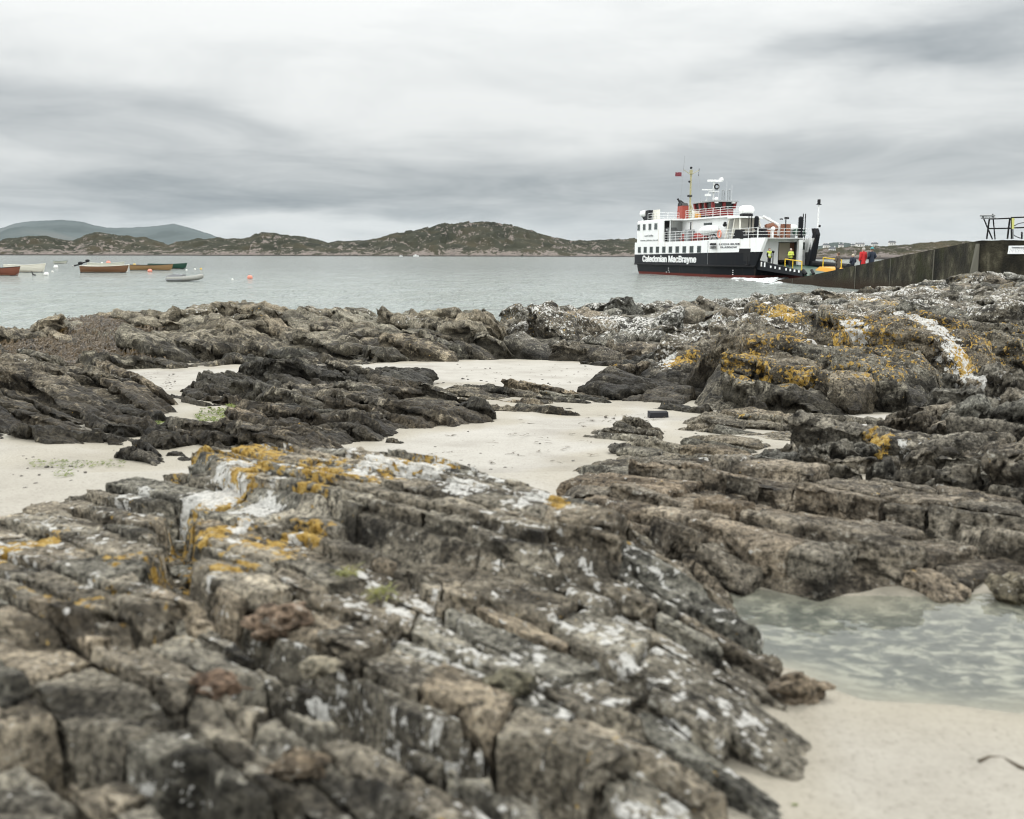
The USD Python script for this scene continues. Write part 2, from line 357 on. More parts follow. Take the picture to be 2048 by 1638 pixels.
def build_sand():
    xy, f = fan_grid(1.0, 90, 260, lambda y: -2.2 - y * 0.62, lambda y: 2.2 + y * 0.62, 230)
    z = sand(xy)
    q = uv(xy)
    mid = (xy[:, 1] > 2)
    z = z + (fbm(np.c_[q[:, 0] * 1.5, q[:, 1] * 4, q[:, 0] * 0], 3, 21) - 0.5) * (0.010 + 0.02 * smoothstep(5, 9, xy[:, 1]))
    z = z + (fbm(np.c_[xy * 2.6, xy[:, :1] * 0], 3, 23) - 0.5) * 0.035 * smoothstep(4, 6, xy[:, 1])
    v = np.c_[xy, z]
    m = np.zeros((len(v), 3))
    d = dist_in(POOL, xy)
    m[:, 0] = np.where(xy[:, 1] < 6, smoothstep(0.02, 0.30, d + (fbm(np.c_[q * [2, 7], q[:, :1] * 0], 3, 8) - 0.5) * 0.35), 0)
    m[:, 1] = np.where(xy[:, 1] < 6, smoothstep(-0.35, 0.05, d) * 0.4 + 0.30, 0)
    for (px, py, rx, ry, k) in ((70, 915, 130, 26, 0.55), (420, 830, 110, 22, 0.9), (770, 805, 60, 10, 0.8), (120, 945, 200, 24, 0.3), (940, 800, 60, 8, 0.5)):
        c = on_sand(px, py)[:2]; e = on_sand(px, py + ry)[:2]; rx = rx * c[1] / F_PX; ryw = abs(c[1] - e[1])
        m[:, 1] = np.maximum(m[:, 1], k * np.exp(-((xy[:, 0] - c[0]) / rx) ** 2 - ((xy[:, 1] - c[1]) / ryw) ** 2))
    # damp sand round the feet of the rocks
    ring = np.full(len(v), 9.0); pts = shapely.points(xy[:, 0], xy[:, 1])
    for o in ALL_OUTCROPS: ring = np.minimum(ring, shapely.distance(o.poly, pts))
    rag = (fbm(np.c_[xy * 2.2, xy[:, :1] * 0], 4, 61) - 0.5) * 0.55
    m[:, 1] = np.maximum(m[:, 1], 0.62 * (1 - smoothstep(0.0, 0.30, ring + rag)))
    far = smoothstep(17, 22, xy[:, 1])
    m[:, 1] = np.maximum(m[:, 1], far)
    p = raw('/World/sand_beach', v, f, 'beach_sand', vertex_normals(v, np.vstack([f[:, :3], f[:, [0, 2, 3]]])), {'mask': m})
    key(p, 'pale shell sand of the beach between the rocks', None, None, 'structure')
def water_look(name, shallow, deep, pool=False):
    if pool:
        N = {'f': ('fresnel', {'IOR': 1.33}), 't': ('transparent_bsdf', {'color': (0.93, 0.96, 0.95)}), 'gl': ('glossy_bsdf', {'roughness': 0.03, 'color': (1, 1, 1)}), 'mx': ('mix_closure', {}),
             'g': ('geometry', {}), 'n': ('noise_texture', {'scale': 9.0, 'detail': 2}), 'b': ('bump', {'strength': 0.25, 'distance': 0.02})}
        MAT[name] = usdkit.material(stage, '/World/Looks/' + name, N, [('g.position', 'n.vector'), ('n.fac', 'b.height'), ('b.normal', 'gl.normal'), ('b.normal', 'f.normal') if False else ('f.fac', 'mx.fac'), ('t.BSDF', 'mx.closure1'), ('gl.BSDF', 'mx.closure2')], surface='mx.closure')
        return
    N = {'g': ('geometry', {}), 's': ('separate_xyz', {}), 'd': ('map_range', {'from_min': 28.0, 'from_max': 170.0, 'to_min': 0.0, 'to_max': 1.0, 'clamp': True}),
         'c': ('mix_color', {'blend_type': 'mix', 'a': shallow, 'b': deep}),
         'mp': ('mapping', {'scale': (0.8, 0.25, 1.0), 'rotation': (0, 0, 0.08)}), 'n1': ('noise_texture', {'scale': 1.5, 'detail': 5, 'roughness': 0.62}), 'n2': ('noise_texture', {'scale': 0.42, 'detail': 4, 'roughness': 0.6, 'distortion': 0.3}),
         'ad': ('math', {'math_type': 'multiply_add', 'value2': 2.4}), 'b': ('bump', {'strength': 1.0, 'distance': 3.3}),
         'p': ('principled_bsdf', {'roughness': 0.12, 'ior': 1.33, 'specular_ior_level': 0.5})}
    L = [('g.position', 's.vector'), ('s.y', 'd.value'), ('d.result', 'c.fac'), ('c.result', 'p.base_color'), ('g.position', 'mp.vector'), ('mp.vector', 'n1.vector'), ('mp.vector', 'n2.vector'),
         ('n2.fac', 'ad.value1'), ('n1.fac', 'ad.value3'), ('ad.value', 'b.height'), ('b.normal', 'p.normal')]
    MAT[name] = usdkit.material(stage, '/World/Looks/' + name, N, L, surface='p.BSDF')
water_look('sea_water', (0.42, 0.46, 0.425), (0.225, 0.245, 0.225))
water_look('pool_water', None, None, True)
def build_sea():
    xy, f = fan_grid(17.0, 13500, 310, lambda y: -30 - y * 0.9, lambda y: 30 + y * 0.9, 140)
    near = 1 - smoothstep(150, 600, xy[:, 1])
    z = (fbm(np.c_[xy * [0.35, 0.8], xy[:, :1] * 0], 3, 31) - 0.5) * 0.16 * near * smoothstep(16, 40, xy[:, 1])
    v = np.c_[xy, z]
    p = raw('/World/sea', v, f, 'sea_water', vertex_normals(v, np.vstack([f[:, :3], f[:, [0, 2, 3]]])))
    key(p, 'grey green rippled sea of the sound', None, None, 'structure')
build_sea()
def build_pool():
    pl = POOL.buffer(0.25)
    v, f = trimesh.creation.triangulate_polygon(pl, engine='earcut')
    p = put('rock_pool_water', trimesh.Trimesh(np.c_[v, np.full(len(v), POOL_Z)], f), 'pool_water', None, False)
    key(p, 'clear shallow water of the pool at the right edge', None, None, 'structure')
build_pool()

# ------------------------------------------------------------------ bedrock outcrops: slabs parted by the joints of the strata
ALL_OUTCROPS = []
class Outcrop:
    """front: pixels where the rock meets the sand; back: (pixel x, distance) of its hidden foot; tops: (pixel x, pixel y, distance) seen on its surface"""
    def __init__(self, front, back, tops, edge=0.25, sink=0.0):
        fp = [on_sand(*p)[:2] for p in front]
        bp = [at_y(p[0], 600, p[1])[:2] for p in back]
        self.poly = Polygon([tuple(p) for p in fp + bp]).buffer(0)
        if self.poly.geom_type != 'Polygon':
            self.poly = max(self.poly.geoms, key=lambda g: g.area)
        # nothing seen above the sand may lie beyond the sand seen at the same pixel
        T = np.array([at_y(px, py, min(d, 0.962 * on_sand(px, py)[1])) for px, py, d in tops]) - [0, 0, sink]
        self.rbf = RBFInterpolator(T[:, :2], T[:, 2], kernel='linear', smoothing=0.002)
        self.zmin, self.zmax = T[:, 2].min(), T[:, 2].max() + 0.08
        self.edge = edge
        ALL_OUTCROPS.append(self)
        self.steps, self.trenches, self.baked = [], [], None
    def mound(self, xy):
        return np.clip(self.rbf(xy), self.zmin - 0.25, self.zmax)
    def top(self, xy):
        if self.baked is None:
            x0, y0, x1, y1 = self.poly.buffer(0.4).bounds
            step = max(0.012, max(x1 - x0, y1 - y0) / 420)
            self.baked = Raster(self.exact, x0, y0, x1, y1, step)
        return self.baked(xy)
    def exact(self, xy):
        m = self.mound(xy); s = sand(xy)
        d = dist_in(self.poly, xy)
        z = s - 0.12 + (m - s + 0.12) * np.clip((d + self.edge * 0.25) / self.edge, 0, 1) ** 0.6
        for line, h, w in self.steps:
            p = shapely.points(xy[:, 0], xy[:, 1]); dd = shapely.distance(line, p)
            # raised on the far side of the line, wearing down away from it
            a = np.array(line.coords[0]); b = np.array(line.coords[-1])
            side = smoothstep(-0.02, 0.02, self._side(line, xy, dd))
            z = z + h * side * np.exp(-dd / w)
        z = np.where(d > 0.1, np.maximum(z, s + 0.03), z)
        return z
    def trench(self, xy):
        cut = np.zeros(len(xy))
        if self.trenches:
            wob = (fbm(np.c_[xy * 9, xy[:, :1] * 0], 3, 77) - 0.5)
            p = shapely.points(xy[:, 0], xy[:, 1])
            for line, h, w in self.trenches:
                dd = shapely.distance(line, p) + wob * w * 1.6
                cut = np.maximum(cut, h * (1 - smoothstep(w * 0.62, w, dd)))
        return cut
    def _side(self, line, xy, dd):
        c = np.array(line.coords); best = np.full(len(xy), 1e9); sgn = np.zeros(len(xy))
        for a, b in zip(c[:-1], c[1:]):
            e = b - a; t = np.clip(((xy - a) @ e) / (e @ e), 0, 1); d = np.linalg.norm(xy - (a + t[:, None] * e), axis=1)
            cr = e[0] * (xy[:, 1] - a[1]) - e[1] * (xy[:, 0] - a[0])
            better = d < best; best = np.where(better, d, best); sgn = np.where(better, np.sign(cr), sgn)
        return sgn * dd
    def ground(self, px, py):
        """where a pixel of the photograph meets the unbroken surface"""
        d = ray(px, py); t = np.linspace(1.0, 45, 900) / d[1]
        P = CAM + d * t[:, None]
        below = P[:, 2] < np.maximum(self.mound(P[:, :2]), sand(P[:, :2]) - 0.1)
        return P[int(np.argmax(below))]
    def line(self, pts): return LineString([tuple(self.ground(*p)[:2]) for p in pts])

PATCHES = []          # (x, y, radius along the view's x, radius in y, channel, strength)
def patch(o, px, py, rx, ry, ch, k=1.0):
    c = o.ground(px, py); e = o.ground(px, py - ry)
    PATCHES.append((c[0], c[1], rx * c[1] / F_PX, max(abs(e[1] - c[1]), rx * c[1] / F_PX * 0.3), ch, k))

def build_outcrop(name, label, o, seed, band, length, lift=0.04, tilt=0.06, saw=0.05, blend=0.3, gap=0.02, rough=0.03, flake=0.02, tone=(1, 1, 1), tone_vary=0.18,
                  white=0.2, orange=0.1, dark_z=None, dark=0.5, px_edge=2.05, skip=0.05, thick=0.3, wander=0.25, group=None, skew=0.0, round_=0.07, keep=None, dark_top=0.18, lump=1.6, shelf=0.0):
    rng = np.random.default_rng(seed)
    P = np.array(o.poly.exterior.coords); q = uv(P)
    (u0, v0), (u1, v1) = q.min(0) - 0.2, q.max(0) + 0.2
    root = thing(name, label, 'rock outcrop', group=group)
    path = str(root.GetPath())
    cells, v = [], v0
    def wob(k, u, size):
        return (fbm(np.c_[u * 1.1 / max(size, .3), np.full_like(u, k * 7.3), np.full_like(u, seed)], 2, 3) - 0.5) * size * wander * 2.2
    k = 0; vb = [v0]
    while vb[-1] < v1:
        vb.append(vb[-1] + rng.uniform(*band) * rng.choice([0.6, 1, 1, 1.4]))
    for k in range(len(vb) - 1):
        w = vb[k + 1] - vb[k]; u = u0 + rng.uniform(-length[1], 0)
        sl0 = rng.normal(skew, 0.25); shelf_z = rng.normal() * shelf
        while u < u1:
            l = rng.uniform(*length) * rng.choice([0.5, 1, 1, 1.3])
            sl1 = rng.normal(skew, 0.25)
            cells.append((k, u, u + l, sl0, sl1, shelf_z)); u += l; sl0 = sl1
    wm = 0.5 * (band[0] + band[1])
    V, Fq, owner, base_n, info = [], [], [], [], []
    off = 0; blocks = []
    C = np.array([xy_of((c[1] + c[2]) / 2, (vb[c[0]] + vb[c[0] + 1]) / 2) for c in cells])
    inside = dist_in(o.poly, C) > -0.02
    centre_z = o.top(C)
    near_z = sand(C)
    kept = 0
    for ci, c in enumerate(cells):
        r1 = rng.random(12); g1 = rng.normal(size=8)
        if not inside[ci] or r1[0] < skip: continue
        k, ua, ub, sa, sb, shelf_z = c; w = vb[k + 1] - vb[k]
        dist = max(C[ci][1], 1.2)
        if abs(C[ci][0]) > dist * 0.72 + 0.6: continue
        if keep is not None and not keep(C[ci]): continue
        e = px_edge * dist * 2 / F_PX * (2.4 if abs(C[ci][0]) > dist * 0.545 + 0.25 else 1.0)     # coarser beyond the edges of the view
        L, W = ub - ua, w
        ev = e * (1.0 if dist < 4 else 1.5)
        nu, nv = int(np.clip(L / e, 3, 150)), int(np.clip(W / ev, 3, 90))
        H = thick * (0.7 + 0.6 * r1[1])
        nw = int(np.clip(H / (e * 1.3), 2, 15))
        ii, jj = np.meshgrid(np.arange(-nw, nu + nw + 1), np.arange(-nw, nv + nw + 1), indexing='ij')
        s = np.clip(ii, 0, nu) / nu; t = np.clip(jj, 0, nv) / nv
        oi = np.maximum(-ii, 0) + np.maximum(ii - nu, 0); oj = np.maximum(-jj, 0) + np.maximum(jj - nv, 0)
        down = np.maximum(oi, oj) / nw
        ni, nj = 2 * nw + nu + 1, 2 * nw + nv + 1
        # rounded plan position: gap and rounding pull the rim in
        gp = gap * (0.5 + r1[2])
        rr = round_ * min(L, W, 2 * H)
        def pull(x, length_):       # x 0..1 -> metres from the start, inset by gap and by the rounding near the rim
            m = x * length_
            return gp + m * (length_ - 2 * gp) / length_
        us, ts = pull(s, L), pull(t, W)
        # distance to rim for rounding of the top
        ex = np.minimum(np.minimum(s, 1 - s) * L, rr); ey = np.minimum(np.minimum(t, 1 - t) * W, rr)
        fall = (rr - np.sqrt(np.maximum(rr * rr - (rr - ex) ** 2, 0))) + (rr - np.sqrt(np.maximum(rr * rr - (rr - ey) ** 2, 0)))
        fall = np.minimum(fall, rr * 1.2)
        uu = ua + us + (0.5 - t) * 0 + (sa * (1 - s) + sb * s) * (t - 0.5) * W
        vv0 = vb[k] + wob(k, uu.ravel(), wm).reshape(uu.shape); vv1 = vb[k + 1] + wob(k + 1, uu.ravel(), wm).reshape(uu.shape)
        vv1 = np.maximum(vv1, vv0 + 0.25 * W)
        vv = vv0 + gp + (vv1 - vv0 - 2 * gp) * t
        xy = xy_of(uu, vv)
        dz = shelf_z + g1[0] * lift + (s - 0.5) * g1[1] * tilt * L + (t - 0.5) * g1[2] * tilt * W + saw * (0.5 - t) * (0.6 + 0.8 * r1[3])
        info.append((ci, dz, fall, down, H, s, t))
        n = np.stack([np.zeros_like(s), np.zeros_like(s), np.ones_like(s)], -1)
        side = down > 0
        nx = np.where(ii <= 0, -1.0, np.where(ii >= nu, 1.0, 0)); ny = np.where(jj <= 0, -1.0, np.where(jj >= nv, 1.0, 0))   # the corner posts lean both ways, so that the faces stay joined
        edge_t = 1 - np.clip(np.minimum(ex, ey) / max(rr, 1e-6), 0, 1)
        n2 = nx[..., None] * np.r_[SU, 0] + ny[..., None] * np.r_[SV, 0]
        n = np.where(side[..., None], n2, n)
        n /= np.maximum(np.linalg.norm(n, axis=-1, keepdims=True), 1e-9)
        i0 = np.arange(ni - 1)[:, None] * nj + np.arange(nj - 1)[None]
        fq = np.stack([i0, i0 + nj, i0 + nj + 1, i0 + 1], -1)
        both = (oi[:-1, :-1] + oi[1:, 1:] > 0) & (oj[:-1, :-1] + oj[1:, 1:] > 0)
        fq = fq[~both]
        V.append(np.c_[xy.reshape(-1, 2), np.zeros(ni * nj)]); base_n.append(n.reshape(-1, 3)); Fq.append(fq)
        blocks.append((off, ni * nj, ci, np.array([g1[4], g1[5], r1[4], r1[5]]))); off += ni * nj
    if not blocks:
        return root
    V = np.vstack(V); BN = np.vstack(base_n)
    tp = o.top(V[:, :2])
    z = np.empty(len(V)); rel = np.empty(len(V)); dn = np.empty(len(V))
    for (st, cnt, ci, g), (cj, dz, fall, down, H, s, t) in zip(blocks, info):
        loc = tp[st:st + cnt]
        rim = (np.maximum(abs(s - 0.5), abs(t - 0.5)) * 2).ravel()
        flat = blend * loc + (1 - blend) * np.maximum(centre_z[ci], np.median(loc[down.ravel() == 0]))
        z[st:st + cnt] = flat + dz.ravel() - fall.ravel() - down.ravel() * H
        dn[st:st + cnt] = down.ravel()
    z = np.where(z > sand(V[:, :2]) + 0.02, np.maximum(z - o.trench(V[:, :2]), sand(V[:, :2]) + 0.02), z)
    V[:, 2] = z
    q = uv(V[:, :2]); dip = V[:, 2] + q[:, 1] * 0.30 + q[:, 0] * 0.10
    sc = 1.0 / max(wm, 0.1)
    # relief: planes broken along joints at two scales, flakes along the bedding, ledges on the faces, grain
    Q = np.c_[q[:, 0] * 0.55, q[:, 1] * 1.25, dip * 1.5] + ((fbm(np.c_[q * 1.3 * sc, dip * sc], 2, seed + 70) - 0.5) * wm * 0.5)[:, None]
    fa, ja = facets(Q, wm * 0.85, seed + 1, 1.0, 1.6 / wm)
    fb, jb = facets(np.c_[q[:, 0] * 0.7, q[:, 1] * 1.3, dip * 1.6] + ((fbm(np.c_[q * 4 * sc, dip * 4 * sc], 2, seed + 71) - 0.5) * wm * 0.16)[:, None], wm * 0.30, seed + 2, 1.0, 4.0 / wm)
    A = fbm(np.c_[q[:, 0] * 0.8 * sc, q[:, 1] * 1.2 * sc, V[:, 2] * 2 * sc], 2, seed) - 0.5
    led = fbm(np.c_[q[:, 0] * 0.5 * sc, q[:, 1] * 0.7 * sc, dip * 8 * sc], 3, seed + 17)
    led = (np.abs(led - 0.5) * 2) ** 0.7
    crk = np.exp(-(ja / 0.045) ** 2) * (A > -0.12)
    crk2 = np.exp(-(jb / 0.06) ** 2) * (fa > -0.4)
    fine = fbm(np.c_[q[:, 0] * 5.0 * sc, q[:, 1] * 9 * sc, dip * 12 * sc], 3, seed + 51) - 0.5
    topm = (dn == 0)
    push = A * rough * lump + fa * rough * 0.42 + fb * rough * 0.26 + np.where(topm, 0, led * rough * 1.4 - rough * 0.4) - crk * rough * 1.1 - crk2 * rough * 0.35 + fine * rough * 1.1
    crk = np.maximum(crk, crk2 * 0.6)
    V = V + BN * push[:, None] * np.where(dn >= 1, 0.3, 1.0)[:, None]
    S = sand(V[:, :2])
    # colour masks
    mk = np.zeros((len(V), 3)); tn = np.ones((len(V), 3))
    cov = fbm(np.c_[V[:, :2] * 0.9, V[:, 2:]], 3, 90) - 0.5
    mk[:, 0] = white + cov * 0.5; mk[:, 1] = orange - cov * 0.25 + (fbm(np.c_[V[:, :2] * 1.3, V[:, 2:] * 2], 2, 95) - 0.5) * 0.5
    hz = V[:, 2] - S
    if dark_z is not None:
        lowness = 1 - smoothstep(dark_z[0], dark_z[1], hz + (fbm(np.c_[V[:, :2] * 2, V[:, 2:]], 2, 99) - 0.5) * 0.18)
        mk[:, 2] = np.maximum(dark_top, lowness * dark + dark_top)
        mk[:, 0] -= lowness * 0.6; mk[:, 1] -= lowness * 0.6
    else:
        mk[:, 2] = dark_top
    mk[:, 2] += crk * 0.45 + smoothstep(0.05, 0.5, dn) * 0.30  # crevice shade painted into the colour: darker in cracks and down slab sides
    mk[:, 0] -= crk * 0.25 + (dn > 0.1) * 0.12
    for (x, y, rx, ry, ch, kk) in PATCHES:
        near = np.exp(-(((V[:, 0] - x) / rx) ** 2 + ((V[:, 1] - y) / ry) ** 2) ** 1.5)
        mk[:, ch] = np.maximum(mk[:, ch], near * 0.95 * kk)
    root_cells = len(blocks)
    order = sorted(range(len(blocks)), key=lambda b: C[blocks[b][2]][1])
    rest = []
    for rank, bi in enumerate(order):
        st, cnt, ci, g = blocks[bi]
        v = V[st:st + cnt]; f = Fq[bi]
        tb = np.clip(1 + g[0] * tone_vary, 0.55, 1.6)
        warm = np.clip(g[1] * 0.035, -0.07, 0.07)
        t3 = np.array(tone) * tb * np.array([1 + warm, 1, 1 - warm])
        m = mk[st:st + cnt].copy(); m[:, 0] += (g[2] - 0.5) * 0.22; m[:, 1] += (g[3] - 0.5) * 0.22
        # leave out what is deep in the sand
        keepf = (hz[st:st + cnt][f] > -0.03).any(1)
        f = f[keepf]
        if not len(f): continue
        used = np.unique(f); remap = np.full(cnt, -1); remap[used] = np.arange(len(used)); f = remap[f]; v = v[used]; m = m[used]
        n = vertex_normals(v, np.vstack([f[:, :3], f[:, [0, 2, 3]]]))
        col = {'mask': m, 'tone': np.repeat(t3[None], len(v), 0)}
        if rank < 295:
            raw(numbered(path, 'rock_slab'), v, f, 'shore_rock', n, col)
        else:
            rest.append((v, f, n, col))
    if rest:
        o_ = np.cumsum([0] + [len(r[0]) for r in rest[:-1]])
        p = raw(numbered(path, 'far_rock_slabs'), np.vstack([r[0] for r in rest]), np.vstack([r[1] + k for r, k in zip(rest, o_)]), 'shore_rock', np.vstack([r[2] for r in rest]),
                {c: np.vstack([r[3][c] for r in rest]) for c in ('mask', 'tone')})
        key(p, None, None, None, 'stuff')
    # the mass of bedrock the slabs are parted from
    x0, y0, x1, y1 = o.poly.buffer(0.1).bounds
    n_ = 170
    gx, gy = np.meshgrid(np.linspace(x0, x1, n_), np.linspace(y0, y1, n_))
    xy = np.c_[gx.ravel(), gy.ravel()]
    zt = o.top(xy) - o.trench(xy) - max(0.075, 0.32 * thick) + (fbm(np.c_[xy * 7, xy[:, :1] * 0], 5, seed) - 0.5) * max(0.05, rough * 4)
    i = np.arange(n_ - 1)[:, None] * n_ + np.arange(n_ - 1)[None]
    f = np.stack([i, i + 1, i + n_ + 1, i + n_], -1).reshape(-1, 4)
    dd = dist_in(o.poly, xy)
    f = f[(dd[f] > -0.05).any(1) & ((zt - sand(xy))[f] > -0.15).any(1)]
    used = np.unique(f); remap = np.full(len(xy), -1); remap[used] = np.arange(len(used)); f = remap[f]
    v = np.c_[xy, zt][used]
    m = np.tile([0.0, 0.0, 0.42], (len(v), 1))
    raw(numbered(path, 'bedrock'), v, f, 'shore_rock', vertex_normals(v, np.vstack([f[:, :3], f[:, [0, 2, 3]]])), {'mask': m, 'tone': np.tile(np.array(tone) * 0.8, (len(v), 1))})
    return root

# --- the nearest slab, which fills the foreground
H = Outcrop(front=[(1500, 1345), (1540, 1400), (1590, 1490), (1540, 1560), (1540, 1640), (1560, 1760)],
            back=[(700, 1.15), (-700, 1.15), (-300, 3.9), (60, 4.9), (200, 5.2), (400, 5.3), (660, 5.35), (800, 5.25), (960, 5.0), (1100, 4.6), (1200, 4.3), (1330, 3.9), (1450, 3.3), (1560, 2.95)],
            tops=[(60, 990, 4.4), (180, 962, 4.7), (350, 936, 4.85), (480, 906, 5.0), (560, 897, 5.0), (660, 893, 4.95), (760, 898, 4.85), (900, 920, 4.6), (1000, 945, 4.3), (1130, 992, 3.9), (1250, 1050, 3.5),
                  (300, 1100, 3.35), (500, 1050, 3.55), (700, 1100, 3.25), (1000, 1180, 2.95), (1300, 1180, 3.05), (1540, 1275, 2.72), (600, 1300, 2.5), (900, 1380, 2.3), (1200, 1400, 2.3), (1490, 1440, 2.22),
                  (100, 1300, 2.35), (100, 1500, 1.85), (500, 1550, 1.85), (800, 1600, 1.80), (1200, 1600, 1.85), (1500, 1600, 1.85), (-150, 1100, 3.3), (-300, 1500, 1.85), (400, 1800, 1.5), (1300, 1800, 1.55)],
            edge=0.42, sink=0.06)
H.steps = [(H.line([(400, 950), (455, 985), (560, 1015), (660, 1045), (760, 1075), (900, 1118), (1040, 1142), (1180, 1150)]), 0.12, 0.55),
           (H.line([(1180, 1100), (1280, 1140), (1440, 1195), (1560, 1270)]), 0.05, 0.3),
           (H.line([(-60, 1290), (60, 1300), (180, 1310), (300, 1290)]), 0.10, 0.5),
           (H.line([(100, 1420), (300, 1440), (450, 1470), (700, 1560), (760, 1640)]), 0.07, 0.3)]
H.trenches = [(H.line([(350, 1010), (365, 1090), (340, 1180), (420, 1240), (520, 1300), (620, 1350), (700, 1410)]), 0.16, 0.085),
              (H.line([(560, 1420), (700, 1450), (900, 1500), (1040, 1560), (1160, 1620), (1300, 1720)]), 0.240, 0.112),
              (H.line([(640, 1020), (720, 1085), (830, 1165), (900, 1235), (970, 1310)]), 0.08, 0.022),
              (H.line([(60, 1500), (200, 1530), (360, 1590), (500, 1660)]), 0.20, 0.11),
              (H.line([(1230, 1445), (1330, 1475), (1450, 1530), (1560, 1600)]), 0.14, 0.06)]
W_, O_, D_ = 0, 1, 2
for a in ((560, 908, 60, 16), (700, 905, 70, 14), (430, 990, 75, 26), (510, 1022, 55, 18), (755, 945, 60, 14), (720, 970, 34, 13), (850, 960, 70, 26), (930, 1000, 50, 26), (1075, 1020, 36, 26), (1035, 1050, 38, 20), (1150, 1000, 80, 28),
          (1000, 960, 70, 16), (480, 1062, 34, 10), (268, 1000, 46, 12), (180, 1195, 22, 14), (795, 1235, 26, 14), (470, 1110, 20, 8), (590, 1080, 18, 8), (1260, 1340, 30, 25)):
    patch(H, a[0], a[1], a[2] * 1.2, a[3] * 1.2, W_, 0.66)
for a in ((1150, 1385, 80, 50), (1360, 1400, 80, 45), (1480, 1460, 80, 40), (1080, 1290, 50, 22), (1330, 1290, 60, 18)): patch(H, *a, W_, 0.52)
# shade of the gullies, scarps and low corner, painted in as dark patches
for a in ((370, 1120, 34, 60), (390, 1225, 60, 36), (520, 1320, 80, 40), (650, 1400, 90, 36), (760, 1470, 130, 32), (930, 1540, 140, 34), (1100, 1600, 120, 28), (300, 1570, 260, 36), (80, 1440, 130, 44), (120, 1300, 160, 22), (620, 1610, 260, 24), (1320, 1490, 110, 22), (1480, 1560, 90, 20),
          (700, 1052, 110, 14), (880, 1108, 110, 15), (1060, 1140, 100, 14), (420, 1530, 130, 30), (560, 1440, 80, 26)):
    patch(H, *a, D_, 0.78)
for a in ((520, 935, 90, 22), (640, 960, 70, 20), (700, 985, 60, 20), (800, 950, 60, 22), (640, 1000, 50, 24), (495, 980, 50, 26), (390, 1030, 45, 24), (440, 1075, 60, 26), (520, 1100, 80, 28), (600, 1075, 60, 16), (340, 1135, 50, 26), (470, 1165, 50, 22),
          (250, 1145, 36, 20), (140, 1250, 52, 26), (80, 1088, 44, 14), (15, 1100, 50, 18), (70, 1235, 40, 10), (880, 945, 40, 12), (1110, 1045, 30, 20), (420, 935, 60, 12), (860, 930, 50, 12), (560, 1130, 40, 20)):
    patch(H, a[0], a[1], a[2] * 1.35, a[3] * 1.35, O_, 0.60)
build_outcrop('rock_outcrop', 'fissured grey brown slab with orange and white lichen filling the foreground', H, 11, (0.06, 0.18), (0.16, 0.60), lift=0.010, tilt=0.03, saw=0.011, shelf=0.016, blend=0.6, lump=0.4, gap=0.0065, rough=0.0068, flake=0.011,
              tone=(1.24, 1.20, 1.12), white=0.27, orange=0.06, dark_z=(-0.02, 0.05), dark=0.2, px_edge=2.8, skip=0.05, thick=0.13, skew=-0.2, round_=0.02, dark_top=0.06)

# --- slabs to the right of it, dipping into the pool
G = Outcrop(front=[(1480, 1185), (1560, 1200), (1640, 1222), (1740, 1205), (1800, 1198), (1930, 1200), (2060, 1190), (2300, 1180)],
            back=[(2300, 4.7), (2060, 5.2), (1700, 5.6), (1500, 5.9), (1300, 5.9), (1150, 5.6), (1080, 5.2), (1150, 4.3), (1280, 3.75), (1400, 3.4)],
            tops=[(1120, 960, 5.1), (1250, 960, 5.0), (1350, 965, 4.9), (1480, 1000, 4.6), (1600, 1020, 4.4), (1750, 1040, 4.3), (1900, 1060, 4.2), (2048, 1110, 3.8), (1300, 1040, 4.0), (1450, 1090, 3.7), (1600, 1130, 3.5), (1800, 1150, 3.4), (2000, 1165, 3.35), (1500, 1150, 3.35)], edge=0.22, sink=0.02)
G.trenches = [(G.line([(1250, 1040), (1340, 1075), (1440, 1115), (1560, 1135), (1700, 1165), (1800, 1180)]), 0.14, 0.07), (G.line([(1560, 985), (1700, 1015), (1850, 1045), (1960, 1080)]), 0.10, 0.07)]
build_outcrop('rock_outcrop', 'brown jointed slabs sloping into the pool at the right', G, 12, (0.12, 0.34), (0.16, 0.5), lift=0.02, tilt=0.05, saw=0.03, shelf=0.02, blend=0.6, lump=0.6, gap=0.009, rough=0.010, flake=0.010, tone=(1.10, 1.02, 0.93), white=0.18, orange=0.0,
              dark_z=(0.0, 0.12), dark=0.25, px_edge=2.30, thick=0.22, skew=0.1, round_=0.035, dark_top=0.10)

# --- dark jumble at the right edge
FJ = Outcrop(front=[(1500, 985), (1600, 1010), (1760, 1040), (1900, 1075), (2060, 1095), (2300, 1090)],
             back=[(2300, 8.2), (2060, 8.1), (1900, 8.2), (1830, 8.0), (1790, 7.3), (1690, 7.1), (1600, 7.3), (1530, 7.0), (1490, 6.2)],
             tops=[(1540, 890, 6.6), (1590, 862, 7.0), (1700, 852, 6.7), (1780, 850, 6.6), (1830, 812, 7.2), (1850, 775, 7.8), (1930, 732, 7.8), (1990, 745, 7.6), (2048, 752, 7.4), (2120, 745, 7.6), (1600, 930, 5.9), (1700, 930, 5.8), (1800, 940, 5.6), (1950, 850, 6.4), (1950, 960, 5.2), (2048, 940, 5.2), (1700, 985, 5.1), (2048, 1040, 4.6)], edge=0.3, sink=0.05)
for a in ((1932, 755, 24, 20, W_), (2000, 765, 26, 10, W_), (1740, 858, 50, 8, W_), (1820, 885, 34, 8, W_), (1610, 868, 30, 8, W_), (1870, 775, 24, 14, O_), (1760, 885, 40, 12, O_), (1530, 965, 40, 10, O_)):
    patch(FJ, *a[:4], a[4], 0.56)
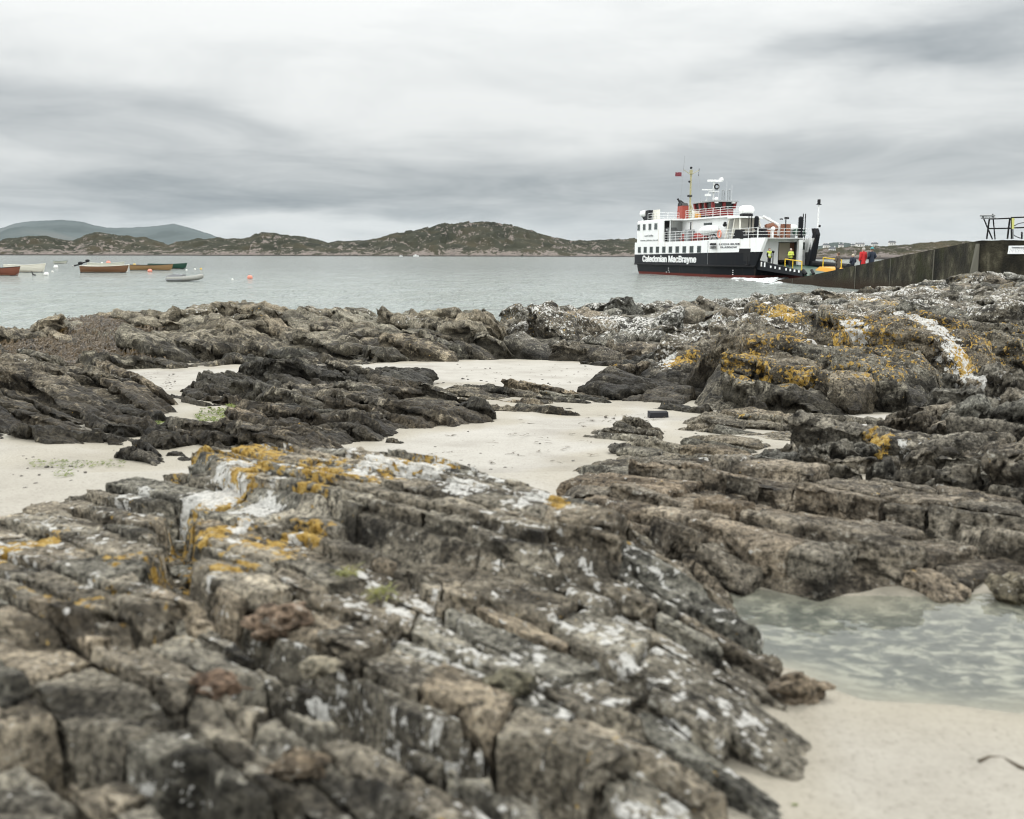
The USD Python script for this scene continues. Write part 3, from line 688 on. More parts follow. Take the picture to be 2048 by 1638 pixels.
build_outcrop('rock_outcrop', 'dark broken crag with a pointed white spotted top at the right edge', FJ, 13, (0.14, 0.36), (0.22, 0.6), lift=0.05, tilt=0.18, saw=0.09, blend=0.7, gap=0.016, rough=0.03, flake=0.014, tone=(1.1, 1.08, 1.04), white=0.20, orange=0.05,
              dark_z=(0.05, 0.50), dark=0.38, dark_top=0.14, px_edge=2.18, thick=0.4, skew=0.1, round_=0.06)

# --- flat cracked slabs in the middle
FS = Outcrop(front=[(1130, 958), (1250, 985), (1400, 990), (1540, 985), (1560, 940)], back=[(1560, 7.4), (1480, 7.9), (1380, 7.7), (1240, 7.2), (1150, 6.5), (1110, 6.0)],
             tops=[(1150, 945, 6.1), (1210, 915, 6.6), (1300, 898, 7.0), (1420, 883, 7.4), (1510, 885, 7.3), (1300, 940, 6.2), (1450, 940, 6.2), (1250, 965, 5.8)], edge=0.25)
build_outcrop('rock_outcrop', 'low flat cracked grey slab in the middle of the white sand', FS, 14, (0.2, 0.5), (0.3, 0.7), lift=0.015, tilt=0.05, saw=0.04, blend=0.7, gap=0.008, rough=0.014, tone=(1.2, 1.15, 1.05), white=0.22, orange=0.0, px_edge=1.66, thick=0.2, dark_z=(-0.02, 0.05), dark=0.3)

MD = Outcrop(front=[(1340, 866), (1420, 877), (1540, 888), (1620, 882), (1700, 868), (1790, 862)], back=[(1800, 9.3), (1640, 9.6), (1500, 10.0), (1400, 9.4)],
             tops=[(1360, 860, 8.6), (1420, 846, 8.8), (1480, 829, 9.2), (1530, 832, 9.1), (1600, 848, 8.8), (1680, 842, 8.8), (1770, 842, 8.8), (1450, 865, 8.2), (1550, 872, 8.1)], edge=0.3)
build_outcrop('rock_outcrop', 'low grey hump half buried in sand before the big lichen ledge', MD, 15, (0.3, 0.6), (0.4, 1.0), lift=0.02, tilt=0.08, saw=0.05, blend=0.8, gap=0.008, rough=0.02, tone=(0.95, 0.92, 0.85), white=0.14, orange=0.02, px_edge=1.66, thick=0.25, dark_z=(-0.05, 0.05), dark=0.3)
SM = Outcrop(front=[(1170, 874), (1230, 886), (1300, 892), (1350, 888)], back=[(1350, 8.4), (1280, 8.7), (1210, 8.6)], tops=[(1190, 873, 7.9), (1240, 866, 8.1), (1275, 862, 8.2), (1320, 878, 7.8)], edge=0.25)
build_outcrop('rock_outcrop', 'smallest low rock showing through the open white sand', SM, 16, (0.15, 0.3), (0.3, 0.6), lift=0.012, tilt=0.1, blend=0.8, gap=0.006, rough=0.015, tone=(0.95, 0.92, 0.85), white=0.15, orange=0.0, px_edge=1.66, thick=0.15)

# --- the large ledge with orange lichen
C1 = Outcrop(front=[(1365, 832), (1430, 830), (1560, 829), (1700, 828), (1830, 824), (1900, 800), (2060, 790), (2300, 780)],
             back=[(2300, 14.5), (2060, 14.6), (1900, 14.6), (1700, 14.2), (1560, 13.4), (1450, 12.6), (1400, 11.4), (1370, 10.6)],
             tops=[(1385, 790, 10.4), (1420, 740, 10.7), (1445, 695, 10.9), (1500, 680, 11.1), (1560, 676, 11.3), (1640, 668, 11.6), (1690, 655, 12.0), (1740, 644, 12.3), (1880, 646, 12.4), (1910, 690, 12.0), (1960, 660, 13), (2048, 670, 13), (1600, 700, 10.8), (1750, 705, 10.9), (1850, 730, 10.7), (1950, 740, 10.9), (2048, 720, 11.5)], edge=0.35, sink=0.05)
for a in ((1480, 700, 60, 14, O_), (1560, 690, 70, 10, O_), (1500, 735, 60, 18, O_), (1600, 745, 50, 14, O_), (1720, 660, 70, 10, O_), (1800, 690, 60, 14, O_), (1690, 700, 50, 10, O_), (1930, 715, 30, 14, O_), (1545, 687, 26, 7, W_), (1630, 675, 40, 6, W_), (1710, 650, 30, 8, W_), (1860, 655, 40, 10, W_), (1640, 695, 40, 5, W_)):
    patch(C1, *a[:4], a[4], 0.58 if a[4] == O_ else 0.68)
build_outcrop('rock_outcrop', 'large layered rock ledge streaked with orange lichen above white sand', C1, 17, (0.35, 0.75), (0.6, 1.7), lift=0.05, tilt=0.06, saw=0.08, blend=0.55, gap=0.02, rough=0.055, flake=0.02, tone=(0.80, 0.78, 0.72), white=0.22, orange=0.22,
              dark_z=(0.10, 0.42), dark=0.55, px_edge=1.79, thick=0.75, round_=0.07)
C2 = Outcrop(front=[(1155, 790), (1200, 812), (1290, 808), (1330, 822), (1400, 812), (1450, 800)], back=[(1470, 12.8), (1400, 13.2), (1300, 13.0), (1200, 12.4)],
             tops=[(1185, 752, 11.9), (1230, 736, 12.2), (1285, 737, 12.2), (1310, 716, 12.2), (1345, 704, 12.3), (1378, 695, 12.4), (1400, 702, 12.3), (1428, 740, 12.1), (1200, 780, 11.4), (1300, 765, 11.6), (1400, 770, 11.5)], edge=0.35, sink=0.05)
for a in ((1360, 718, 40, 12, O_), (1330, 708, 30, 8, W_), (1225, 740, 24, 8, O_)): patch(C2, *a[:4], a[4], 0.6)
build_outcrop('rock_outcrop', 'black based rock with a pale pointed lichen top left of the large ledge', C2, 18, (0.4, 0.8), (0.5, 1.1), lift=0.03, tilt=0.12, saw=0.08, blend=0.75, gap=0.02, rough=0.045, flake=0.016, tone=(0.8, 0.78, 0.73), white=0.16, orange=0.08, dark_z=(0.12, 0.5), dark=0.55, px_edge=1.28, thick=0.6)

# --- left and centre outcrops on the sand
DL = Outcrop(front=[(-300, 900), (-40, 885), (60, 890), (150, 885), (240, 893), (300, 878), (350, 845), (345, 825)], back=[(340, 10.6), (250, 11.4), (100, 12), (-100, 12.2), (-400, 11.5)],
             tops=[(-150, 715, 10.3), (-20, 724, 10.2), (40, 729, 10.1), (110, 741, 10.0), (190, 766, 9.8), (260, 795, 9.6), (330, 822, 9.5), (40, 800, 8.6), (120, 830, 8.3), (220, 840, 8.2), (20, 860, 7.7), (180, 868, 7.6), (-150, 820, 8.3)], edge=0.35, sink=0.05)
build_outcrop('rock_outcrop', 'smooth brown banded slab rising at the left edge behind wet sand', DL, 19, (0.2, 0.45), (0.6, 1.5), lift=0.03, tilt=0.06, saw=0.08, blend=0.75, gap=0.01, rough=0.03, flake=0.02, tone=(0.92, 0.85, 0.74), white=0.12, orange=-0.05, dark_z=(0.05, 0.5), dark=0.5, dark_top=0.22, px_edge=2.05, thick=0.35, skew=0.2)
DM = Outcrop(front=[(335, 806), (400, 818), (480, 812), (560, 800), (680, 795), (760, 795), (850, 790), (860, 770)], back=[(950, 13.6), (800, 14.3), (640, 14.4), (480, 14.2), (380, 13.0)],
             tops=[(352, 790, 11.2), (366, 768, 11.8), (420, 747, 12.4), (488, 731, 12.8), (540, 737, 12.9), (600, 740, 12.9), (680, 742, 12.8), (740, 735, 13.0), (790, 738, 12.9), (870, 748, 12.7), (930, 762, 12.4), (450, 780, 11.6), (600, 775, 11.7), (750, 775, 11.7)], edge=0.35, sink=0.11)
build_outcrop('rock_outcrop', 'dark knobbly reef at the edge of the upper strip of sand', DM, 20, (0.25, 0.55), (0.4, 1.0), lift=0.07, tilt=0.14, saw=0.08, blend=0.75, gap=0.015, rough=0.04, flake=0.016, tone=(0.98, 0.95, 0.88), white=0.15, orange=-0.04, dark_z=(0.10, 0.55), dark=0.55, dark_top=0.24, px_edge=1.28, thick=0.5)
DB = Outcrop(front=[(255, 880), (290, 905), (350, 925), (460, 932), (600, 918), (700, 898), (800, 866), (950, 850), (1010, 846)], back=[(1010, 10.2), (870, 11.2), (760, 11.2), (600, 11.0), (520, 10.6), (480, 9.4), (380, 8.8), (280, 8.4)],
             tops=[(350, 852, 8.4), (430, 848, 8.6), (500, 850, 8.7), (520, 812, 9.6), (570, 792, 10.2), (650, 796, 10.3), (760, 806, 10.2), (860, 820, 9.8), (960, 838, 9.3), (620, 830, 9.2), (720, 845, 8.7), (450, 890, 7.7), (580, 890, 7.7), (340, 895, 7.6), (680, 875, 8.0)], edge=0.3, sink=-0.06)
build_outcrop('rock_outcrop', 'ribbed slab running out of the centre sand beside the green pool', DB, 21, (0.2, 0.45), (0.5, 1.2), lift=0.03, tilt=0.08, saw=0.08, blend=0.8, gap=0.01, rough=0.03, flake=0.02, tone=(1.0, 0.95, 0.86), white=0.17, orange=-0.05, dark_z=(0.03, 0.4), dark=0.5, dark_top=0.22, px_edge=1.47, thick=0.3, skew=0.2)
DT = Outcrop(front=[(855, 806), (960, 822), (1100, 832), (1180, 833), (1230, 824)], back=[(1240, 11.4), (1150, 12.0), (1040, 12.6), (920, 12.6), (860, 11.8)],
             tops=[(870, 788, 11.4), (930, 770, 12.0), (1000, 768, 12.1), (1060, 776, 11.8), (1120, 786, 11.5), (1190, 803, 11.0), (1220, 815, 10.8), (1000, 800, 11.0), (1100, 812, 10.7)], edge=0.3, sink=0.03)
build_outcrop('rock_outcrop', 'thin tilted slab lying on the sand right of the ribbed slab', DT, 22, (0.2, 0.45), (0.7, 1.7), lift=0.02, tilt=0.05, saw=0.07, blend=0.8, gap=0.008, rough=0.022, tone=(1.0, 0.95, 0.85), white=0.17, orange=-0.05, dark_z=(0.0, 0.25), dark=0.3, px_edge=1.41, thick=0.25, skew=0.2)
DS = Outcrop(front=[(205, 920), (250, 938), (310, 940), (335, 925)], back=[(330, 7.2), (260, 7.4), (215, 7.1)], tops=[(225, 915, 6.9), (260, 905, 7.0), (300, 908, 6.9), (320, 922, 6.7)], edge=0.2)
build_outcrop('rock_outcrop', 'small dark rounded boulder on the sand left of the foreground slab', DS, 23, (0.25, 0.4), (0.3, 0.5), lift=0.02, tilt=0.1, blend=0.8, gap=0.004, rough=0.02, tone=(0.6, 0.58, 0.55), white=0.1, orange=-0.1, dark_z=(0, 0.2), dark=0.4, px_edge=1.54, thick=0.2)

# --- the long reef behind the beach, its weedy end, and the rubble field towards the slipway
RD = Outcrop(front=[(-300, 760), (-40, 748), (60, 746), (150, 742), (250, 740), (400, 738), (500, 735), (620, 732), (760, 728), (830, 726), (960, 720), (1010, 718)],
             back=[(1010, 27), (900, 24), (760, 23), (600, 23), (460, 23.5), (300, 22.5), (150, 21.5), (0, 20.5), (-300, 20)],
             tops=[(-150, 672, 18.2), (0, 668, 18.4), (70, 665, 18.8), (130, 665, 19), (160, 648, 19.6), (240, 622, 20.4), (330, 616, 20.8), (400, 606, 21), (460, 599, 21.2), (500, 603, 21.2), (545, 608, 21.2), (620, 609, 21.2), (650, 616, 21.2), (700, 621, 21.2), (760, 629, 21.2), (820, 627, 21.4), (870, 623, 21.6), (930, 622, 22), (1000, 606, 24),
                   (0, 700, 17.6), (150, 700, 17.8), (300, 680, 18.2), (450, 670, 18.6), (600, 672, 18.5), (800, 680, 18.2), (950, 675, 18.6), (400, 710, 17.6), (700, 705, 17.7), (900, 700, 17.8)], edge=0.5, sink=0.20)
build_outcrop('rock_outcrop', 'long dark reef between the beach and the sea with weed on its left end', RD, 24, (0.45, 1.1), (0.5, 1.5), lift=0.08, tilt=0.15, saw=0.10, blend=0.75, gap=0.03, rough=0.075, flake=0.02, tone=(1.12, 1.08, 0.97), white=0.19, orange=0.0, dark_z=(0.15, 0.75), dark=0.45, dark_top=0.16, px_edge=1.92, thick=0.7, skew=0.1, round_=0.08)
RF = Outcrop(front=[(1000, 719), (1100, 720), (1180, 726), (1270, 742), (1340, 745), (1450, 740), (1600, 720), (1800, 700), (2060, 700), (2300, 700)],
             back=[(2600, 44), (2060, 47), (1900, 46), (1800, 43), (1700, 41), (1560, 36), (1440, 31), (1300, 28), (1180, 27), (1000, 27)],
             tops=[(960, 609, 24), (1000, 605, 24), (1080, 607, 24), (1130, 606, 24.4), (1180, 611, 24.6), (1230, 603, 25), (1300, 601, 26), (1340, 599, 26.5), (1440, 593, 28.5), (1500, 589, 30), (1560, 586, 31.5), (1620, 580, 34), (1700, 579, 38), (1760, 576, 39.5), (1800, 570, 40), (1850, 560, 41), (1900, 561, 41), (1940, 549, 41), (1985, 543, 41), (2030, 550, 41), (2120, 552, 41), (2300, 548, 41),
                   (1050, 690, 18.2), (1150, 690, 18.2), (1280, 690, 17.6), (1050, 650, 20), (1200, 650, 20), (1350, 640, 20), (1500, 640, 19), (1650, 630, 20), (1800, 625, 20.5), (1950, 620, 21), (2048, 625, 20), (2300, 620, 20), (1400, 680, 17.2), (1550, 665, 16.6), (1700, 645, 16.6), (1900, 650, 16), (2048, 665, 15.4), (2300, 670, 15.4), (1700, 600, 28), (1900, 590, 29), (2048, 590, 29), (2300, 590, 29)], edge=0.6, sink=0.27)
for a in ((1985, 548, 45, 10, O_), (1140, 640, 30, 8, O_), (1560, 640, 50, 10, O_), (1760, 610, 30, 8, O_), (1850, 580, 30, 6, O_)): patch(RF, *a[:4], a[4], 0.56)
build_outcrop('rock_outcrop', 'wide field of white lichened rocks rising to the slipway at the right', RF, 25, (0.5, 1.2), (0.5, 1.5), lift=0.08, tilt=0.20, saw=0.10, blend=0.7, gap=0.04, rough=0.075, flake=0.02, tone=(0.95, 0.94, 0.90), white=0.40, orange=0.05, dark_top=0.24, dark_z=(0.0, 0.5), dark=0.40, px_edge=2.24, thick=0.7, skew=0.2, round_=0.08)

build_sand()

# ------------------------------------------------------------------ shapes
def box(x0, x1, y0, y1, z0, z1):
    b = trimesh.creation.box((abs(x1 - x0), abs(y1 - y0), abs(z1 - z0))); b.apply_translation(((x0 + x1) / 2, (y0 + y1) / 2, (z0 + z1) / 2)); return b
def bar(a, b, r, sides=6):
    return trimesh.creation.cylinder(r, segment=(np.array(a, float), np.array(b, float)), sections=sides)
def pipe(pts, r, sides=6):
    return [bar(a, b, r, sides) for a, b in zip(pts[:-1], pts[1:])]
def ball(c, r, sub=2, s=(1, 1, 1)):
    m = trimesh.creation.icosphere(sub, 1.0); m.apply_scale(np.array(s) * r); m.apply_translation(c); return m
def loft(loops, caps=True):
    """closed loops of equal length joined one to the next"""
    L = [np.asarray(l, float) for l in loops]; n = len(L[0]); v = np.vstack(L); f = []
    for k in range(len(L) - 1):
        for i in range(n):
            j = (i + 1) % n; a, b = k * n, (k + 1) * n
            f += [[a + i, a + j, b + j], [a + i, b + j, b + i]]
    if caps:
        for k, flip in ((0, True), (len(L) - 1, False)):
            c = len(v); v = np.vstack([v, L[k].mean(0)])
            for i in range(n):
                t = [k * n + i, k * n + (i + 1) % n, c]; f.append(t[::-1] if flip else t)
    m = trimesh.Trimesh(v, np.array(f), process=False); m.fix_normals(); return m
def rails(pts, h, bars, r=0.022, step=1.5, post_r=0.028):
    out = []
    P = [np.array(p, float) for p in pts]
    for a, b in zip(P[:-1], P[1:]):
        for k in range(bars): out.append(bar(a + [0, 0, h * (k + 1) / bars], b + [0, 0, h * (k + 1) / bars], r, 5))
        n = max(1, int(round(np.linalg.norm(b - a) / step)))
        for i in range(n + 1): out.append(bar(a + (b - a) * i / n, a + (b - a) * i / n + [0, 0, h], post_r, 5))
    return out
def wall_text(text, h, width, bold=True):
    m = meshkit.text_mesh(text, h, 0.02, bold); m.apply_translation(-m.bounds[0] * [1, 0, 1]); m.apply_scale((width / m.extents[0], 1, 1))
    return m

# ------------------------------------------------------------------ materials of things
plain('white_paint', (0.74, 0.75, 0.74), 0.42, vary=0.30, scale=0.9, dirt=(0.45, 0.43, 0.38), runs=(0.50, 0.43, 0.34))
plain('cream_paint', (0.68, 0.66, 0.58), 0.45, vary=0.25, scale=1.2)
plain('black_paint', (0.008, 0.009, 0.011), 0.45, spec=0.12, vary=0.35, scale=0.7, dirt=(0.03, 0.027, 0.024), runs=(0.045, 0.032, 0.025))
plain('red_boot_paint', (0.17, 0.035, 0.025), 0.6, vary=0.5, scale=0.8, dirt=(0.05, 0.03, 0.02))
plain('funnel_red', (0.27, 0.05, 0.035), 0.5, vary=0.35)
plain('house_red', (0.19, 0.022, 0.02), 0.45, vary=0.2)
plain('deck_green', (0.035, 0.075, 0.055), 0.6, vary=0.5, scale=2)
plain('grey_metal', (0.20, 0.21, 0.21), 0.45, vary=0.3)
plain('dark_metal', (0.012, 0.012, 0.013), 0.55, spec=0.2, vary=0.3)
plain('rusty_metal', (0.20, 0.085, 0.05), 0.75, vary=0.5, scale=2)
plain('window_glass', (0.03, 0.037, 0.036), 0.08, vary=0.6, scale=0.5, dirt=(0.09, 0.10, 0.10))
plain('mast_yellow', (0.31, 0.285, 0.16), 0.5, vary=0.4)
plain('safety_yellow', (0.62, 0.42, 0.02), 0.45, vary=0.25)
plain('orange_steel', (0.60, 0.27, 0.015), 0.5, vary=0.35)
plain('flag_red', (0.16, 0.035, 0.045), 0.8)
plain('hivis', (0.50, 0.57, 0.09), 0.7)
plain('van_beige', (0.46, 0.40, 0.31), 0.6, vary=0.3)
plain('bench_red', (0.34, 0.06, 0.05), 0.6)
plain('buoy_orange', (0.66, 0.24, 0.17), 0.45, vary=0.3, scale=4)
plain('buoy_pale', (0.74, 0.74, 0.70), 0.45, vary=0.3, scale=4)
plain('buoy_yellow', (0.65, 0.45, 0.10), 0.45)
for nm, c in (('varnish_brown', (0.15, 0.075, 0.036)), ('varnish_red', (0.17, 0.06, 0.035)), ('varnish_gold', (0.26, 0.16, 0.072)), ('boat_cream', (0.66, 0.63, 0.54)), ('boat_green', (0.012, 0.05, 0.032)), ('boat_pale', (0.50, 0.50, 0.42)), ('boat_inside', (0.34, 0.30, 0.22)), ('boat_keel', (0.02, 0.018, 0.02)), ('dinghy_grey', (0.27, 0.27, 0.245)), ('dinghy_cover', (0.15, 0.155, 0.16))):
    plain(nm, c, 0.4, vary=0.35, scale=3)
plain('skin', (0.45, 0.28, 0.21), 0.6)
plain('cloth_red', (0.42, 0.018, 0.02), 0.8, vary=0.2, scale=6); plain('cloth_navy', (0.012, 0.018, 0.032), 0.8); plain('cloth_brown', (0.085, 0.07, 0.055), 0.85, vary=0.3, scale=6); plain('cloth_dark', (0.015, 0.015, 0.018), 0.85)
plain('hat_teal', (0.06, 0.25, 0.27), 0.85); plain('hair_fair', (0.50, 0.44, 0.34), 0.7); plain('hair_brown', (0.10, 0.065, 0.04), 0.7); plain('hair_grey', (0.36, 0.34, 0.31), 0.7)
plain('house_white', (0.70, 0.69, 0.66), 0.7, vary=0.2, scale=0.3); plain('slate', (0.07, 0.075, 0.085), 0.6)
plain('sign_white', (0.72, 0.73, 0.74), 0.5); plain('sign_ink', (0.03, 0.03, 0.04), 0.6)
plain('bird_black', (0.015, 0.015, 0.015), 0.6)
plain('foam_white', (0.72, 0.75, 0.75), 0.6)

# ------------------------------------------------------------------ land across the water
def hill_look(name, moor, rock, scale=1.0, rocky=0.5):
    N = {'g': ('geometry', {}), 'mp': ('mapping', {'scale': (1, 0.5, 1.6)}), 's': ('separate_xyz', {}), 'sp': ('separate_xyz', {}),
         'n1': ('noise_texture', {'scale': 0.045 * scale, 'detail': 8, 'roughness': 0.65, 'distortion': 0.3}), 'n2': ('noise_texture', {'scale': 0.16 * scale, 'detail': 7, 'roughness': 0.7}), 'n3': ('noise_texture', {'scale': 0.012 * scale, 'detail': 5}),
         'mo': ('rgb_ramp', {'ramp': [(0.3, tuple(np.array(moor) * [0.5, 0.55, 0.5])), (0.5, moor), (0.7, tuple(np.array(moor) * [1.7, 1.35, 1.3]))]}),
         'ro': ('rgb_ramp', {'ramp': [(0.30, tuple(np.array(rock) * 0.3)), (0.48, rock), (0.7, tuple(np.array(rock) * 1.35))]}),
         'mx': ('mix_color', {'blend_type': 'mix'}), 'p': ('principled_bsdf', {'roughness': 0.9, 'specular_ior_level': 0.1}), 'b': ('bump', {'strength': 1.0, 'distance': 2.0})}
    L = [('g.position', 'mp.vector'), ('mp.vector', 'n1.vector'), ('mp.vector', 'n2.vector'), ('g.position', 'n3.vector'), ('g.normal', 's.vector'), ('g.position', 'sp.vector'), ('n3.fac', 'mo.fac'), ('n2.fac', 'ro.fac')]
    def m(n, op, a, b=None, c=None):
        d = {'math_type': op}
        for k, q in (('value1', a), ('value2', b), ('value3', c)):
            if isinstance(q, str): L.append((q, n + '.' + k))
            elif q is not None: d[k] = q
        N[n] = ('math', d); return n + '.value'
    # bare rock where it is steep, along the shore, and in patches
    shore = m('m3', 'multiply', m('m2', 'exponent', m('m1', 'multiply', 'sp.z', -0.22)), 0.30)
    v = m('m7', 'add', m('m6', 'add', m('m4', 'multiply', m('m4b', 'subtract', 1.0, 's.z'), 0.35), 'n1.fac'), shore)
    v = m('m8', 'add', v, m('m9', 'multiply', m('m10', 'subtract', 'n2.fac', 0.5), 0.55))
    N['mr'] = ('map_range', {'range_type': 'smoothstep', 'from_min': 1.0 - rocky * 0.72, 'from_max': 1.07 - rocky * 0.72, 'to_min': 0.0, 'to_max': 1.0, 'clamp': True})
    N['wl'] = ('map_range', {'from_min': 0.8, 'from_max': 1.8, 'to_min': 0.22, 'to_max': 1.0, 'clamp': True})
    N['mw'] = ('mix_color', {'blend_type': 'multiply', 'fac': 1.0})
    L.extend([(v, 'mr.value'), ('mr.result', 'mx.fac'), ('mo.color', 'mx.a'), ('ro.color', 'mx.b'), ('sp.z', 'wl.value'), ('mx.result', 'mw.a'), ('wl.result', 'mw.b'), ('mw.result', 'p.base_color'), ('n2.fac', 'b.height'), ('b.normal', 'p.normal')])
    MAT[name] = usdkit.material(stage, '/World/Looks/' + name, N, L, surface='p.BSDF')
hill_look('moor_and_granite', (0.027, 0.027, 0.013), (0.16, 0.135, 0.118), 1.5, 0.56)
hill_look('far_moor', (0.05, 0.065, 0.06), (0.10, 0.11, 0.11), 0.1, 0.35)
hill_look('near_shore_land', (0.042, 0.039, 0.020), (0.15, 0.128, 0.115), 2.0, 0.54)
def land(name, label, mat, sky, d_shore, d_crest, depth, rough, seed, nx=700, ny=46, x0=-200, x1=2300, cell=22.0, knoll=0.0, z0=-1.0):
    """a stretch of land whose skyline follows the given pixels; sky: (pixel x, pixel y)"""
    px = np.linspace(x0, x1, nx); s = np.array(sky, float)
    sy = np.interp(px, s[:, 0], s[:, 1])
    yh = HORIZON + (px - 1024) * ROLL
    dc = np.interp(px, *np.array(d_crest).T) if np.ndim(d_crest) else np.full(nx, d_crest)
    ds = np.interp(px, *np.array(d_shore).T) if np.ndim(d_shore) else np.full(nx, d_shore)
    zc = EYE + (yh - sy) * dc / F_PX
    t = np.linspace(0, 1, ny) ** 0.8
    T = np.r_[t, 1 + np.linspace(0.1, 1, 8)]
    Y = np.where(T[:, None] <= 1, ds + (dc - ds) * T[:, None], dc + depth * (T[:, None] - 1))
    X = (px - 1024) / F_PX * Y
    prof = np.where(T <= 1, np.interp(T, [0, 0.05, 0.14, 0.35, 0.6, 0.85, 1.0], [0, 0.10, 0.22, 0.46, 0.72, 0.93, 1.0]), 1 - (T - 1) * 0.6)
    Z = zc * prof[:, None]
    P = np.c_[X.ravel() / cell, Y.ravel() / cell, np.zeros(X.size)]
    w = (np.clip(T, 0, 1) * np.clip(1.0 - 0.75 * (np.abs(T - 1) < 0.12), 0, 1))[:, None]
    fa, _ = facets(np.c_[P[:, 0], P[:, 1] * 0.7, P[:, 2]], 1.0, seed, 1.0, 1.2)
    bump = (fbm(P * 0.6, 4, seed) - 0.5) * 2.2 + np.clip(fa, -2, 2).reshape(-1) * 0.35 + (fbm(P * 3, 3, seed + 5) - 0.5) * 0.8
    Z = Z + bump.reshape(X.shape) * rough * (0.25 + np.sin(np.clip(T, 0, 1) * np.pi))[:, None] * np.clip(zc / max(zc.max(), 1), 0.15, 1)
    sky_noise = (fbm(np.c_[px / 14.0, px * 0, px * 0 + seed], 3, seed + 8) - 0.5) * rough * 0.7
    Z = Z + sky_noise * np.exp(-((T - 1) / 0.25) ** 2)[:, None]
    Z[0] = z0
    v = np.c_[X.ravel(), Y.ravel(), Z.ravel()]
    n = len(T); i = np.arange(n - 1)[:, None] * nx + np.arange(nx - 1)[None]
    f = np.stack([i, i + 1, i + nx + 1, i + nx], -1).reshape(-1, 4)
    p = raw('/World/' + name, v, f, mat, vertex_normals(v, np.vstack([f[:, :3], f[:, [0, 2, 3]]])))
    key(p, label, None, None, 'structure')
land('island_hills', 'low rocky granite hills of the far shore across the sound', 'moor_and_granite',
     [(-200, 486), (0, 484), (30, 479), (70, 474), (105, 473), (135, 481), (160, 481), (180, 472), (205, 465), (235, 470), (262, 474), (300, 477), (330, 485), (345, 490), (395, 480), (440, 477), (480, 478), (505, 476), (516, 470), (532, 467), (560, 469), (610, 474), (640, 479), (660, 486), (680, 483), (740, 482), (768, 474), (790, 468), (820, 464), (870, 453), (930, 448), (965, 446), (1000, 451), (1040, 458), (1062, 462), (1085, 470), (1130, 480), (1170, 483), (1200, 482), (1230, 480), (1262, 479), (1330, 484), (1450, 492), (1600, 500), (1800, 508), (2300, 511)],
     [(-200, 1100), (2300, 1250)], [(-200, 1400), (500, 1430), (960, 1520), (2300, 1500)], 500, 6.5, 51, nx=800, ny=42, cell=15.0)
land('headland', 'rocky headland with grass behind the slipway', 'near_shore_land',
     [(1560, 515), (1600, 508), (1640, 496), (1700, 494), (1760, 492), (1800, 489), (1850, 485), (1890, 482), (1930, 483), (1960, 486), (2100, 480), (2300, 470)], 620, 760, 250, 2.2, 53, nx=420, ny=40, x0=1560, cell=11.0)
land('village_hill', 'dark hill behind the white village houses', 'far_moor', [(1500, 512), (1600, 498), (1640, 490), (1668, 485), (1690, 487), (1720, 491), (1800, 500), (1900, 506), (2000, 512)], 1400, 1900, 500, 4, 54, nx=160, ny=20, x0=1500, x1=2050)
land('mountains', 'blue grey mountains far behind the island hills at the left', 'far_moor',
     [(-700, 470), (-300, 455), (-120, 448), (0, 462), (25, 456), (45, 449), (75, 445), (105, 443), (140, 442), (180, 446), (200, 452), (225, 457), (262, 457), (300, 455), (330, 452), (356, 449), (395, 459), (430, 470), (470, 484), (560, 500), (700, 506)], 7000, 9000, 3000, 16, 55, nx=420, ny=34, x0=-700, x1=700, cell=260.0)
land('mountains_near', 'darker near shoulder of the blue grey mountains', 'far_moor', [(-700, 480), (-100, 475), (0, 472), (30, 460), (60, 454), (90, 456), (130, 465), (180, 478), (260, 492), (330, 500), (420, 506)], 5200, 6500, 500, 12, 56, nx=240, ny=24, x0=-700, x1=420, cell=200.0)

def cottage(x, y, d, w, h, label, rot=0.0, mats=('house_white', 'slate')):
    c = at_y(x, y, d); wd = w * d / F_PX; ht = h * d / F_PX
    t = thing('cottage', label, 'house', (c[0], c[1], c[2]), rot, 'white cottages on the headland')
    D = wd * 0.5
    put('wall', box(-wd / 2, wd / 2, -D / 2, D / 2, -1.5, ht * 0.6), mats[0], t, False)
    roof = trimesh.convex.convex_hull(np.array([(-wd / 2 - .1, -D / 2 - .15, ht * .6 + .004), (wd / 2 + .1, -D / 2 - .15, ht * .6 + .004), (-wd / 2 - .1, D / 2 + .15, ht * .6 + .004), (wd / 2 + .1, D / 2 + .15, ht * .6 + .004), (-wd / 2 - .1, 0, ht), (wd / 2 + .1, 0, ht)]))
    put('roof', roof, mats[1], t, False)
    for s in (-1, 1): put('chimney', box(s * wd * 0.42 - .25, s * wd * 0.42 + .25, -.25, .25, ht * .8, ht * 1.18), mats[0], t, False)
    for k in (-1, 0, 1): put('window' if k else 'door', box(k * wd * 0.28 - wd * .05, k * wd * 0.28 + wd * .05, -D / 2 - .03, -D / 2 + .05, 0 if not k else ht * .15, ht * .45), 'window_glass', t, False)
for a in ((1652, 496, 760, 11, 9, 'white cottage nearest the ferry mast, half hidden by it'), (1682, 494, 770, 9, 7, 'white cottage with a low roof at the left of the headland village'), (1706, 494, 765, 8, 6, 'smallest white cottage, above the person in the red coat'),
          (1720, 492.5, 770, 16, 7, 'long slate roofed house above the person in the teal hat'), (1749, 493, 775, 12, 8, 'dark roofed house standing alone in the middle of the headland'), (1784, 490, 775, 13, 8, 'rightmost house, alone on the headland skyline'), (1664, 504, 700, 12, 10, 'lowest white house, at the waterside by the ferry')):
    cottage(*a)
